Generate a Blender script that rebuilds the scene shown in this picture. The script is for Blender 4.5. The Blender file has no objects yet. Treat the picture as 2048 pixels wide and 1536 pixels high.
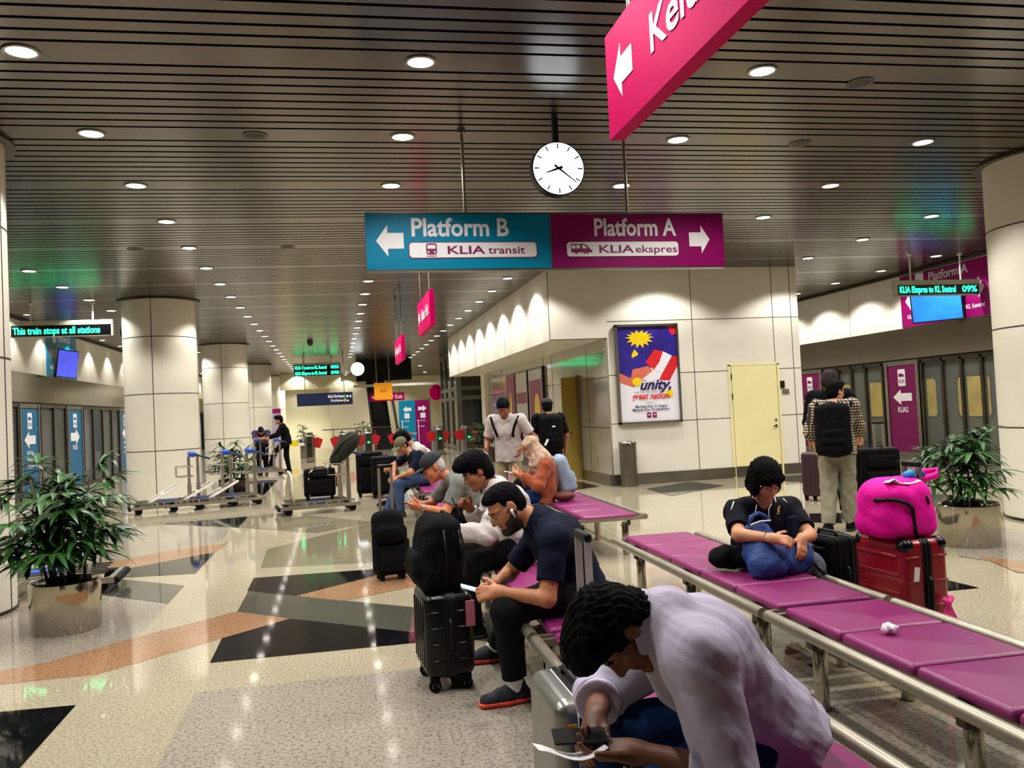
import bpy, math, random
import numpy as np
from mathutils import Vector, Matrix
random.seed(7)
S = bpy.context.scene
COL = S.collection

# ------------------------------------------------------------------ camera
F_PX, YAW, PITCH, ROLL, EYE = 1663.6, .2110, .03144, .04827, 1.55
def _axes():
    f = Vector((math.sin(YAW)*math.cos(PITCH), math.cos(YAW)*math.cos(PITCH), math.sin(PITCH)))
    r = Vector((math.cos(YAW), -math.sin(YAW), 0)); u = r.cross(f)
    c, s = math.cos(ROLL), math.sin(ROLL)
    return c*r - s*u, s*r + c*u, f
CR, CU, CF = _axes()
cam_data = bpy.data.cameras.new('camera'); cam = bpy.data.objects.new('camera', cam_data); COL.objects.link(cam)
cam_data.sensor_width = 36; cam_data.lens = F_PX*36/2048; cam_data.clip_start = .05; cam_data.clip_end = 300
M = Matrix.Identity(4)
for i in range(3):
    M[i][0] = CR[i]; M[i][1] = CU[i]; M[i][2] = -CF[i]
M.translation = (0, 0, EYE); cam.matrix_world = M
S.camera = cam
def _ray(x, y): return CF*F_PX + CR*(x-1024) - CU*(y-768)
def at(x, y, Y):            # the point at distance Y down the hall seen at photo pixel (x, y)
    d = _ray(x, y); return Vector((0, 0, EYE)) + d*(Y/d.y)
def atz(x, y, z=0.):
    d = _ray(x, y); return Vector((0, 0, EYE)) + d*((z-EYE)/d.z)
def atx(x, y, X):
    d = _ray(x, y); return Vector((0, 0, EYE)) + d*(X/d.x)

# ------------------------------------------------------------------ world, exposure
W = bpy.data.worlds.new('world'); S.world = W; W.use_nodes = True
W.node_tree.nodes['Background'].inputs[0].default_value = (.9, .88, .82, 1)
W.node_tree.nodes['Background'].inputs[1].default_value = .015
S.view_settings.view_transform = 'Standard'; S.view_settings.look = 'None'
S.view_settings.gamma = 1; S.view_settings.use_curve_mapping = False
S.view_settings.exposure = 0.0
LAMP_W = 182.0               # power of each downlight
S.cycles.max_bounces = 7; S.cycles.diffuse_bounces = 4; S.cycles.glossy_bounces = 4
S.cycles.transmission_bounces = 6; S.cycles.transparent_max_bounces = 8
S.cycles.caustics_reflective = False; S.cycles.caustics_refractive = False
S.cycles.sample_clamp_indirect = 4.0
S.cycles.use_denoising = True

# ------------------------------------------------------------------ materials
def lin(c):
    if isinstance(c, str):
        c = c.lstrip('#'); c = [int(c[i:i+2], 16)/255 for i in (0, 2, 4)]
    return tuple((v/12.92 if v <= .04045 else ((v+.055)/1.055)**2.4) for v in c)
_M = {}
def mat(name, col, rough=.5, metal=0., var=.08, scale=9., bump=0., bscale=120., emit=0., spec=.5, sheen=0., coat=0., alpha=1., trans=0.):
    if name in _M: return _M[name]
    m = bpy.data.materials.new(name); m.use_nodes = True; nt = m.node_tree; N = nt.nodes; L = nt.links
    b = N['Principled BSDF']; c = lin(col)
    tc = N.new('ShaderNodeTexCoord'); n = N.new('ShaderNodeTexNoise'); n.inputs['Scale'].default_value = scale; n.inputs['Detail'].default_value = 4
    L.new(tc.outputs['Object'], n.inputs['Vector'])
    r = N.new('ShaderNodeValToRGB'); r.color_ramp.elements[0].position = .3; r.color_ramp.elements[1].position = .7
    r.color_ramp.elements[0].color = (*[max(0, v*(1-var)) for v in c], 1); r.color_ramp.elements[1].color = (*[min(1, v*(1+var)) for v in c], 1)
    L.new(n.outputs['Fac'], r.inputs['Fac']); L.new(r.outputs['Color'], b.inputs['Base Color'])
    b.inputs['Roughness'].default_value = rough; b.inputs['Metallic'].default_value = metal
    b.inputs['Specular IOR Level'].default_value = spec
    if sheen: b.inputs['Sheen Weight'].default_value = sheen
    if coat: b.inputs['Coat Weight'].default_value = coat; b.inputs['Coat Roughness'].default_value = .12
    if trans: b.inputs['Transmission Weight'].default_value = trans
    if alpha < 1: b.inputs['Alpha'].default_value = alpha
    if emit:
        L.new(r.outputs['Color'], b.inputs['Emission Color']); b.inputs['Emission Strength'].default_value = emit
    if bump:
        n2 = N.new('ShaderNodeTexNoise'); n2.inputs['Scale'].default_value = bscale; n2.inputs['Detail'].default_value = 3
        L.new(tc.outputs['Object'], n2.inputs['Vector'])
        bp = N.new('ShaderNodeBump'); bp.inputs['Strength'].default_value = bump; bp.inputs['Distance'].default_value = .01
        L.new(n2.outputs['Fac'], bp.inputs['Height']); L.new(bp.outputs['Normal'], b.inputs['Normal'])
    _M[name] = m; return m
def granite(name, col, speck, amount=.5, scale=70., rough=.13):
    m = bpy.data.materials.new(name); m.use_nodes = True; nt = m.node_tree; N = nt.nodes; L = nt.links; b = N['Principled BSDF']
    tc = N.new('ShaderNodeTexCoord')
    n = N.new('ShaderNodeTexNoise'); n.inputs['Scale'].default_value = scale; n.inputs['Detail'].default_value = 5; n.inputs['Roughness'].default_value = .7
    n2 = N.new('ShaderNodeTexNoise'); n2.inputs['Scale'].default_value = 1.1; n2.inputs['Detail'].default_value = 3
    r = N.new('ShaderNodeValToRGB'); e = r.color_ramp.elements
    e[0].position = .5-.22*amount; e[0].color = (*lin(speck), 1); e[1].position = .53; e[1].color = (*lin(col), 1)
    mx = N.new('ShaderNodeMix'); mx.data_type = 'RGBA'; mx.blend_type = 'MULTIPLY'; mx.inputs['Factor'].default_value = .25
    L.new(tc.outputs['Object'], n.inputs['Vector']); L.new(tc.outputs['Object'], n2.inputs['Vector'])
    L.new(n.outputs['Fac'], r.inputs['Fac']); L.new(r.outputs['Color'], mx.inputs[6]); L.new(n2.outputs['Fac'], mx.inputs[7])
    L.new(mx.outputs[2], b.inputs['Base Color']); b.inputs['Roughness'].default_value = rough
    b.inputs['Specular IOR Level'].default_value = .55
    _M[name] = m; return m

STEEL = mat('stainless_steel', '#8f8a80', .3, 1., .12, 3., .03, 60.)
CHROME = mat('polished_steel', '#b5afa2', .1, 1., .05, 2.)
DARKSTEEL = mat('dark_steel', '#4a453c', .32, .9, .1, 4.)
FASCIA = mat('fascia_steel', '#8a8374', .14, .95, .06, .8)
GALV = mat('brushed_tube', '#a39c8c', .38, .85, .1, 6.)
WHITEPAINT = mat('white_paint', '#e3dfd2', .45, 0, .03, 3.)
PANELWHITE = mat('white_wall_panel', '#e4dfd0', .32, 0, .03, 1.2)
COLWHITE = mat('column_cladding', '#e2dccb', .4, 0, .03, 1.5)
JOINT = mat('dark_joint', '#3a352c', .7)
BLACK = mat('black_plastic', '#070708', .45, 0, .2, 12., spec=.3)
BLACKGLOSS = mat('black_gloss', '#050608', .26, 0, .2, 12., spec=.35)
BLACKFAB = mat('black_fabric', '#060608', .85, 0, .25, 14., .3, 260., spec=.12)
NAVYFAB = mat('navy_fabric', '#0a1226', .85, 0, .15, 14., .25, 300., spec=.15)
RUBBER = mat('rubber', '#0a0a0a', .8, spec=.2)
VOID = mat('dark_void', '#050505', .9)
TEAL = mat('teal_sign', '#0482a6', .34, 0, .03, 2., spec=.3)
BANNERT_DIM = mat('teal_banner_darkened', '#04608a', .4, 0, .03, 2., spec=.25)  # the sign teal, darkened to offset the light of the wall washers
BANNERP = mat('purple_banner', '#740450', .4, 0, .03, 2., spec=.25)
PURPLE = mat('purple_sign', '#86045a', .34, 0, .03, 2., spec=.3)
MAGENTA = mat('magenta_sign', '#c8005c', .6, 0, .03, 2., spec=.06)
SIGNWHITE = mat('sign_white', '#f0eef0', .45, 0, .02, 3.)
DEEPPURPLE = mat('sign_plum', '#7a0a50', .45, 0, .02, 3.)
GREENLED = mat('green_led', '#19ff9a', .5, 0, .02, 3., emit=6.)
LAMPFACE = mat('lamp_face', '#fff8ee', .5, 0, .0, 3., emit=12.)
CLOCKFACE = mat('clock_face', '#eef9ff', .5, 0, .0, 3., emit=2.4)
RED = mat('red_flap', '#c0101a', .4, 0, .04, 3.)
PADV = mat('purple_vinyl', '#80255f', .34, 0, .08, 5., .06, 220., spec=.35)
YELLOWDOOR = mat('cream_door_paint', '#e9dfa8', .4, 0, .03, 2.)
LEAF = mat('palm_leaf', '#26501a', .42, 0, .5, 6.)
STEM = mat('palm_stem', '#2a2416', .7, 0, .3, 20.)
SOIL = mat('potting_soil', '#1c140d', .9, 0, .4, 30., .5, 60.)
SCREENBLUE = mat('blue_screen', '#1f6fe8', .3, 0, .25, 3., emit=1.2)
SCREENVIOLET = mat('violet_screen', '#4a55d8', .3, 0, .25, 3., emit=1.0)
BLUEPLASTIC = mat('blue_plastic', '#1446a8', .4, 0, .05, 5.)
GLASS = mat('tinted_glass', '#8a8f88', .05, 0, .03, 1., alpha=.22, spec=.6)
DARKGLASS = mat('dark_glass', '#10181a', .06, 0, .1, 1., alpha=.75, spec=.6)

# ------------------------------------------------------------------ mesh helpers
class MB:
    def __init__(s): s.v = []; s.f = []; s.m = []; s.mi = 0; s.T = None
    def add(s, vs, fs):
        o = len(s.v)
        if s.T is not None: vs = [s.T @ Vector(v) for v in vs]
        s.v += [tuple(v) for v in vs]; s.f += [tuple(i+o for i in f) for f in fs]; s.m += [s.mi]*len(fs)
        return s
    def box(s, c, d, rot=None):
        x, y, z = d[0]/2, d[1]/2, d[2]/2
        vs = [Vector((sx*x, sy*y, sz*z)) for sz in (-1, 1) for sy in (-1, 1) for sx in (-1, 1)]
        if rot is not None: vs = [rot @ v for v in vs]
        c = Vector(c)
        return s.add([v+c for v in vs], [(0, 2, 3, 1), (4, 5, 7, 6), (0, 1, 5, 4), (2, 6, 7, 3), (0, 4, 6, 2), (1, 3, 7, 5)])
    def rbox(s, c, d, r=.02, seg=3, rot=None, bulge=0.):
        r = min(r, min(d)/2*.999); h = [q/2-r for q in d]; n = seg+1; c = Vector(c); rings = []
        for hz in (-1, 1):
            for i in range(n):
                a = (-90+90*i/seg if hz < 0 else 90*i/seg)
                rings.append((hz, math.radians(a)))
        vs = []; cols = []
        for q, (sx, sy) in enumerate(((1, 1), (-1, 1), (-1, -1), (1, -1))):
            for i in range(n): cols.append((sx, sy, math.radians(90*q+90*i/seg)))
        k = len(cols)
        for hz, a in rings:
            for sx, sy, b in cols:
                p = Vector((sx*h[0]+r*math.cos(a)*math.cos(b), sy*h[1]+r*math.cos(a)*math.sin(b), hz*h[2]+r*math.sin(a)))
                if rot is not None: p = rot @ p
                vs.append(p+c)
        fs = []
        for j in range(len(rings)-1):
            for i in range(k): fs.append((j*k+i, j*k+(i+1) % k, (j+1)*k+(i+1) % k, (j+1)*k+i))
        fs.append(tuple(range(k-1, -1, -1))); fs.append(tuple((len(rings)-1)*k+i for i in range(k)))
        return s.add(vs, fs)
    def tube(s, pts, r, n=8, caps=True, close=False):
        pts = [Vector(p) for p in pts]; m = len(pts); rr = r if isinstance(r, (list, tuple)) else [r]*m
        vs = []; up = None
        for i, p in enumerate(pts):
            a = pts[(i-1) % m] if (i > 0 or close) else p; b = pts[(i+1) % m] if (i < m-1 or close) else p
            t = (b-a).normalized()
            if up is None: up = t.orthogonal().normalized()
            x = up - t*up.dot(t); x = x.normalized() if x.length > 1e-6 else t.orthogonal().normalized(); up = x; y = t.cross(x)
            for k in range(n):
                q = 2*math.pi*k/n; vs.append(p+(x*math.cos(q)+y*math.sin(q))*rr[i])
        fs = []
        for i in range(m if close else m-1):
            j = (i+1) % m
            for k in range(n): fs.append((i*n+k, i*n+(k+1) % n, j*n+(k+1) % n, j*n+k))
        if caps and not close: fs.append(tuple(range(n-1, -1, -1))); fs.append(tuple((m-1)*n+k for k in range(n)))
        return s.add(vs, fs)
    def cyl(s, a, b, r, n=20): return s.tube([a, b], r, n)
    def lathe(s, prof, n=32, c=(0, 0, 0), caps=True):
        vs = []; c = Vector(c)
        for r, z in prof:
            for k in range(n):
                q = 2*math.pi*k/n; vs.append(c+Vector((r*math.cos(q), r*math.sin(q), z)))
        fs = []
        for i in range(len(prof)-1):
            for k in range(n): fs.append((i*n+k, i*n+(k+1) % n, (i+1)*n+(k+1) % n, (i+1)*n+k))
        if caps:
            fs.append(tuple(range(n-1, -1, -1))); fs.append(tuple((len(prof)-1)*n+k for k in range(n)))
        return s.add(vs, fs)
    def prism(s, poly, o, ux, uy, th):        # polygon in the plane (o, ux, uy), extruded th along ux x uy
        o, ux, uy = Vector(o), Vector(ux), Vector(uy); w = ux.cross(uy).normalized()*th; k = len(poly)
        a = [o+ux*p[0]+uy*p[1] for p in poly]
        vs = a+[p+w for p in a]
        fs = [tuple(range(k-1, -1, -1)), tuple(range(k, 2*k))]+[(i, (i+1) % k, k+(i+1) % k, k+i) for i in range(k)]
        return s.add(vs, fs)
    def poly(s, pts): return s.add(pts, [tuple(range(len(pts)))])
    def build(s, name, mats, parent=None, smooth=False, angle=None):
        me = bpy.data.meshes.new(name); me.from_pydata(s.v, [], s.f)
        if not isinstance(mats, (list, tuple)): mats = [mats]
        for m in mats: me.materials.append(m)
        if len(mats) > 1: me.polygons.foreach_set('material_index', s.m)
        if smooth: me.polygons.foreach_set('use_smooth', [True]*len(me.polygons))
        me.update()
        if smooth and angle: me.set_sharp_from_angle(angle=math.radians(angle))
        o = bpy.data.objects.new(name, me); COL.objects.link(o)
        if parent is not None: o.parent = parent
        return o
def tag(o, label=None, cat=None, group=None, kind=None):
    if label: o['label'] = label
    if cat: o['category'] = cat
    if group: o['group'] = group
    if kind: o['kind'] = kind
    return o
def thing(name, label, cat, loc=(0, 0, 0), rz=0., group=None):
    o = bpy.data.objects.new(name, None); COL.objects.link(o); o.location = loc; o.rotation_euler = (0, 0, rz); o.empty_display_size = .1
    return tag(o, label, cat, group)
def struct(o): o['kind'] = 'structure'; return o
def dup(o, loc=None, rz=None, label=None, parent=None):
    c = o.copy(); COL.objects.link(c)
    if parent is not None: c.parent = parent
    for ch in list(o.children): dup(ch, parent=c)
    if loc is not None: c.location = loc
    if rz is not None: c.rotation_euler = (0, 0, rz)
    if label: c['label'] = label
    return c
def text_mesh(name, body, size, o, ux, uy, m, parent=None, bold=0., shear=0., align='LEFT', width=None, depth=.0015):
    cu = bpy.data.curves.new(name, 'FONT'); cu.body = body; cu.size = size; cu.offset = bold*size; cu.shear = shear; cu.align_x = align; cu.extrude = depth/2; cu.resolution_u = 3
    t = bpy.data.objects.new(name, cu); COL.objects.link(t); bpy.context.view_layer.update()
    me = bpy.data.meshes.new_from_object(t.evaluated_get(bpy.context.evaluated_depsgraph_get()))
    COL.objects.unlink(t); bpy.data.objects.remove(t)
    xs = [v.co.x for v in me.vertices] or [0, 1]
    k = width/(max(xs)-min(xs)) if width else 1.
    o, ux, uy = Vector(o), Vector(ux).normalized(), Vector(uy).normalized(); w = ux.cross(uy)
    for v in me.vertices: v.co = o+ux*(v.co.x*k)+uy*v.co.y+w*(v.co.z+depth/2)
    me.materials.clear(); me.materials.append(m); me.name = name
    ob = bpy.data.objects.new(name, me); COL.objects.link(ob)
    if parent is not None: ob.parent = parent
    return ob
ARROW = [(0, 0), (.42, .4), (.42, .2), (1, .2), (1, -.2), (.42, -.2), (.42, -.4)]     # points to -x from x=1
def arrow(mb, o, ux, uy, size, left=True, hk=1.):
    a = [((x if left else 1-x)*size, y*size*hk) for x, y in ARROW]
    if left: a = a[::-1]
    mb.prism(a[::-1] if False else a, o, ux, uy, .002); return mb
def roundrect(w, h, r, n=5):
    out = []
    for q, (sx, sy) in enumerate(((1, 1), (-1, 1), (-1, -1), (1, -1))):
        for i in range(n+1):
            a = math.radians(90*q+90*i/n); out.append((sx*(w/2-r)+r*math.cos(a), sy*(h/2-r)+r*math.sin(a)))
    return out
UX, UY, UZ = Vector((1, 0, 0)), Vector((0, 1, 0)), Vector((0, 0, 1))
# ================================================================== THE SETTING
CZ = 4.2                                   # ceiling height
GX0, GY0, GDX, GDY, GSK = -2.024, 6.25, 2.76, 1.6975, -.092
XL, XR = -7.0, 12.6
YEND = 57.
# ---- floor: granite slabs in angular bands
FB = granite('beige_granite', '#b6ab92', '#90846a', .45, 60., .055)
FS = granite('speckled_granite', '#a89f90', '#55493c', .9, 48., .08)
FD = granite('black_granite', '#121115', '#08080a', .5, 60., .05); FD.node_tree.nodes['Principled BSDF'].inputs['Specular IOR Level'].default_value = .32
FG = granite('grey_granite', '#56564c', '#34342e', .6, 60., .055)
FP = granite('salmon_granite', '#a9805f', '#6f4c33', .8, 50., .06)
FT = granite('taupe_granite', '#8b836c', '#675f4a', .6, 55., .055)
FLOORM = [FB, FS, FD, FG, FP, FT]
m = MB(); m.poly([(-9, -6, 0), (15, -6, 0), (15, 60, 0), (-9, 60, 0)])
layer = [0]
def slab(mi, pts, conv=None):
    layer[0] += 1; z = .0002*layer[0]; m.mi = mi; P = []
    for x, y in pts:
        p = atz(x, y, 0.) if conv is None else atz(*conv(x, y), 0.); P.append((p.x, p.y, z))
    a = sum(P[i][0]*P[(i+1) % len(P)][1]-P[(i+1) % len(P)][0]*P[i][1] for i in range(len(P)))
    m.poly(P if a > 0 else P[::-1])
cA = lambda x, y: (x*.4395, 1000+y*.4395)
cB = lambda x, y: (1400+x*.3164, 860+y*.3164)
cC = lambda x, y: (1180+x*.3125, 520+y*.3125)
slab(1, [(-60, 470), (500, 300), (760, 240), (1010, 190), (1050, 120), (760, 112), (440, 130), (-60, 200)], cA)
slab(1, [(890, 875), (1600, 800), (2100, 740), (2700, 700), (3400, 690), (5200, 1300), (3600, 1900), (300, 1900), (710, 1220)], cA)
slab(1, [(-200, 520), (520, 440), (765, 472), (620, 625), (210, 740), (-200, 830)], cA)
slab(5, [(1215, 225), (1185, 310), (1690, 285), (2100, 250), (2600, 180), (2500, 80), (1700, 100)], cA)
slab(4, [(500, 328), (980, 237), (1040, 195), (760, 230), (480, 290)], cA)  # salmon slab, with pinkish floor reflections put into its colour
slab(4, [(-200, 815), (210, 740), (620, 625), (1075, 508), (1320, 540), (1010, 630), (440, 795), (0, 840), (-200, 880)], cA)
slab(2, [(1320, 540), (1010, 630), (955, 742), (1900, 650), (2200, 612), (1900, 605)], cA)
slab(3, [(1130, 415), (1080, 508), (1320, 540), (1900, 605), (2300, 655), (2300, 520), (1900, 490), (1350, 437)], cA)
slab(2, [(1155, 355), (1125, 415), (1350, 437), (1690, 350), (2050, 262), (1690, 316)], cA)
slab(4, [(1350, 437), (1560, 460), (1900, 392), (2300, 330), (2300, 240), (2050, 262), (1690, 350)], cA)
slab(2, [(480, 358), (500, 328), (980, 237), (890, 335), (600, 352)], cA)
slab(3, [(400, 362), (560, 362), (840, 390), (765, 472), (520, 440), (380, 420)], cA)
slab(2, [(740, 110), (1130, 75), (1085, 125), (900, 118)], cA)
slab(5, [(1130, 75), (1085, 125), (1440, 150), (1700, 100), (1300, 60)], cA)
slab(2, [(-260, 990), (345, 935), (60, 1255), (-700, 1400)], cA)
slab(2, [(1350, 960), (1500, 935), (1765, 1000), (1505, 1025), (1380, 1010)], cB)
slab(3, [(1330, 395), (1580, 410), (1470, 500), (1380, 520), (1300, 500)], cB)
slab(2, [(1580, 410), (1890, 455), (1890, 500), (1490, 500)], cB)
slab(4, [(1410, 505), (1680, 505), (1660, 545), (1380, 545)], cB)
slab(3, [(700, 720), (870, 640), (1000, 680), (1250, 800), (1000, 900), (830, 830)], cB)
slab(2, [(690, 530), (900, 525), (900, 590), (700, 585)], cB)
slab(1, [(1500, 590), (1660, 580), (2300, 680), (2300, 900), (1640, 800)], cB)
slab(3, [(560, 300), (720, 305), (880, 330), (640, 335)], cB)
slab(4, [(1760, 800), (2300, 860), (2300, 930), (2000, 900)], cB)
slab(3, [(360, 1465), (640, 1420), (860, 1445), (520, 1510)], cC)
slab(2, [(-420, 1440), (-60, 1420), (60, 1450), (-350, 1510)], cC)
slab(3, [(1060, 1400), (1500, 1365), (1700, 1400), (1300, 1420)], cC)
slab(2, [(555, 960), (420, 965), (430, 1000), (528, 990)])
m.mi = 5
m.poly([(-6.6, 9, .009), (-6.5, 9, .009), (-6.5, 56, .009), (-6.6, 56, .009)][::1])
m.poly([(12.1, 9, .009), (12.2, 9, .009), (12.2, 40, .009), (12.1, 40, .009)])
m.mi = 0
m.poly([(2.19, 1.2, .0092), (2.26, 1.2, .0092), (2.26, 4.0, .0092), (2.19, 4.0, .0092)])
floor = struct(m.build('floor', FLOORM))
# ---- ceiling: long metal slats with dark gaps, a wide blank strip along each lamp row
CEILM = mat('ceiling_slat', '#655d59', .25, .88, .05, 1.2)
m = MB(); nar, gap = GDY/10.2, .04
def strip(yc, w, x0=-7.35, x1=13.1):
    k = GSK/GDX; ys = lambda x, o: yc+o+k*(x-GX0); a, b = -w/2+gap/2, w/2-gap/2
    vs = [(x, ys(x, o), z) for z in (CZ, CZ+.03) for x, o in ((x0, a), (x1, a), (x1, b), (x0, b))]
    m.add(vs, [(3, 2, 1, 0), (0, 1, 5, 4), (1, 2, 6, 5), (2, 3, 7, 6), (3, 0, 4, 7)])
for j in range(-4, 30):
    yc = GY0+j*GDY; strip(yc, nar*2.2)
    for q in range(8): strip(yc+nar*(1.1+.5+q), nar)
ceil = struct(m.build('ceiling', CEILM))
m = MB(); m.poly([(-9, -6, CZ+.12), (-9, 60, CZ+.12), (15, 60, CZ+.12), (15, -6, CZ+.12)])
struct(m.build('ceiling_void', VOID))

# ---- wall block with the cream door, header over the recess, recess wall
YW, BX0, BX1 = 15.3, 5.2, 9.3
m = MB(); m.box(((BX0+BX1)/2, (YW+29)/2, CZ/2), (BX1-BX0, 29-YW, CZ))
wall = struct(m.build('wall_centre', PANELWHITE))
m = MB()
zs = [at(1383, 639, YW).z, at(1392, 744, YW).z, at(1399, 839, YW).z]; xs = [at(1386, 690, YW).x, at(1545, 632, YW).x, at(1582, 640, YW).x]
for z in zs: m.box(((BX0+BX1)/2, YW, z), (BX1-BX0, .004, .014)); m.box((BX1, 22, z), (.004, 13, .014))
for x in xs: m.box((x, YW, (CZ+.2)/2), (.014, .004, CZ-.2))
struct(m.build('trim_1', JOINT, wall))
HX, HZ = 4.05, 2.84
m = MB(); m.box(((HX+BX0)/2, (YW+29.5)/2, (HZ+CZ)/2), (BX0-HX-.002, 29.5-YW, CZ-HZ-.002))
hd = struct(m.build('wall_header', PANELWHITE))
m = MB(); m.box((HX+.006, YW, (HZ+CZ)/2), (.012, .006, CZ-HZ)); m.box(((HX+BX0)/2, YW, HZ+.008), (BX0-HX, .006, .016))
for y in (19.5, 23.8, 27.): m.box((HX, y, (HZ+CZ)/2), (.004, .012, CZ-HZ))
struct(m.build('trim_2', JOINT, hd))
MARBLE = mat('glossy_recess_panel', '#8f887b', .09, .0, .08, .7, spec=1.0, coat=.6)
m = MB(); m.box((BX0-.02, (YW+28)/2, HZ/2), (.04, 28-YW-.01, HZ-.004))
rw = struct(m.build('wall_recess', MARBLE))
m = MB()
for y in (16.6, 19.4, 20.2, 25.6): m.box((BX0-.041, y, HZ/2), (.006, .014, HZ))
for z in (1.12, 2.1): m.box((BX0-.041, 21.6, z), (.006, 12.6, .014))
struct(m.build('trim_3', JOINT, rw))
m = MB(); m.box((BX0-.02, 28.35, HZ/2), (.3, .7, HZ)); struct(m.build('wall_pier', PANELWHITE))
m = MB(); m.box(((BX0+7.72)/2-.03, YW-.012, .11), (7.72-BX0+.06, .024, .2)); m.box(((8.78+BX1)/2, YW-.012, .11), (BX1-8.78, .024, .2)); m.box((BX1+.012, 22, .11), (.024, 13.4, .2))
m.box((BX0-.052, 21.8, .11), (.024, 12.9, .2))
struct(m.build('baseboard_centre', STEEL))
# cream door
d = thing('door_1', 'cream painted flush door in the white panelled wall', 'door', (8.24, YW, 0)); d['kind'] = 'structure'
f = MB()
for x, w in ((-.53, .05), (.53, .05)): f.box((x, -.008, 1.12), (w, .03, 2.24))
f.box((0, -.008, 2.24), (1.11, .03, .05)); struct(f.build('door_frame', YELLOWDOOR, d))
f = MB(); f.box((0, -.012, 1.21), (.98, .02, 2.0)); struct(f.build('door_leaf', YELLOWDOOR, d))
f = MB(); f.box((0, -.014, .115), (.98, .022, .2)); struct(f.build('kick_plate', STEEL, d))
f = MB(); f.tube([(.42, -.02, .98), (.42, -.07, .98), (.33, -.07, .98)], .011, 8); f.cyl((.42, -.01, .98), (.42, -.03, .98), .03); f.cyl((.42, -.01, 1.1), (.42, -.035, 1.1), .024)
struct(f.build('door_handle', CHROME, d, True, 40))
for z in (1.95, 1.55): f = MB(); f.cyl((-.5, -.025, z), (-.5, -.025, z+.12), .012, 8); struct(f.build('hinge', DARKSTEEL, d))
# half open golden service door in the recess
d = thing('door_2', 'narrow golden service door standing ajar in the recess', 'door', (BX0-.04, 17.75, 0)); d['kind'] = 'structure'
GOLD = mat('golden_door_paint', '#a58d3e', .4, .2, .05, 2.); GOLDD = mat('golden_jamb', '#6d6032', .45, .1, .05, 2.)
f = MB(); f.box((-.03, -.55, 1.1), (.06, .08, 2.22)); f.box((-.03, .6, 1.1), (.06, .08, 2.22)); f.box((-.03, .02, 2.2), (.06, 1.2, .06)); struct(f.build('door_frame', GOLDD, d))
f = MB(); f.box((-.2, -.45, 1.1), (.36, .05, 2.18)); struct(f.build('door_leaf', GOLD, d))
f = MB(); f.tube([(-.3, -.48, 1.0), (-.3, -.55, 1.0), (-.2, -.55, 1.0)], .011, 8); struct(f.build('door_handle', CHROME, d))
# ---- upper walls over the platform screen doors, steel fascia, far wall
for sd, X, y0, y1 in (('left', XL, 9., YEND), ('right', XR, 9., 46.)):
    s = -1 if sd == 'left' else 1
    m = MB(); m.box((X+s*.2, (y0+y1)/2, (2.96+CZ)/2+.1), (.4, y1-y0, CZ-2.96+.2)); w = struct(m.build('wall_'+sd, PANELWHITE))
    m = MB()
    for y in np.arange(y0+1.2, y1, 4.1): m.box((X, y, 3.6), (.004, .01, 1.25))
    m.box((X-s*.02, (y0+y1)/2, CZ-.03), (.06, y1-y0, .05)); struct(m.build('trim_4' if s < 0 else 'trim_5', JOINT, w))
    m = MB(); m.box((X+s*.2, (y0+y1)/2, 2.62), (.42, y1-y0, .68)); fa = struct(m.build('trim_6' if s < 0 else 'trim_7', FASCIA))
    m = MB(); m.box((X+s*.2, (y0+y1)/2, 2.26), (.36, y1-y0, .05)); struct(m.build('trim_8' if s < 0 else 'trim_9', JOINT, fa))
    m = MB(); m.box((X+s*.2, (y0+y1)/2, -.2), (.5, y1-y0, .38)); struct(m.build('trim_10' if s < 0 else 'trim_11', STEEL))
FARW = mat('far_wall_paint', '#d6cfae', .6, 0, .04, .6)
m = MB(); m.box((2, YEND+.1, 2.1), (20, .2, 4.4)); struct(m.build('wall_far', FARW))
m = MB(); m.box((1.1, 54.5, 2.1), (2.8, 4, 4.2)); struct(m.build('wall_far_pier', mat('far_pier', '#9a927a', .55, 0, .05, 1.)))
m = MB(); m.box((-1.3, 49., 3.75), (3.4, .25, .9)); struct(m.build('wall_far_bulkhead', FARW))

# ---- round columns
def column(x, y, label, ja=-92):
    t = thing('round_column', label, 'column', (x, y, 0), 0)
    r = .73; m = MB(); m.lathe([(r, .0), (r, CZ)], 64, caps=False); m.build('cladding', COLWHITE, t, True)
    m = MB()
    for z in (1.07, 2.23, 3.40): m.lathe([(r-.01, z-.008), (r+.0025, z-.008), (r+.0025, z+.008), (r-.01, z+.008)], 64, caps=False)
    for k in range(4):
        a = math.radians(ja+90*k); m.box((math.cos(a)*r, math.sin(a)*r, CZ/2), (.006, .014, CZ), Matrix.Rotation(a, 3, 'Z'))
    m.build('panel_joint', JOINT, t)
    m = MB(); m.lathe([(r+.002, .0), (r+.012, .0), (r+.012, .03), (r+.002, .03)], 64, caps=False); m.build('base_ring', DARKSTEEL, t, True, 40)
    m = MB(); m.lathe([(r+.003, CZ-.03), (r+.09, CZ-.03), (r+.09, CZ-.001), (r+.003, CZ-.001)], 64, caps=False); m.build('ceiling_ring', DARKSTEEL, t, True, 40)
column(-3.57, 8.15, 'pale round column at the left edge, behind the nearest palm')
column(-3.55, 18.7, 'large pale round column behind the row of parked trolleys')
column(-3.55, 29.3, 'pale round column standing second behind the trolleys')
column(-3.55, 39.9, 'pale round column behind the two men at a trolley, third from the trolleys')
column(-3.55, 50.5, 'far round column with a purple notice, next to the blue departure sign')
column(8.38, 8.15, 'large pale round column at the right edge behind the palm', -140)

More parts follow.
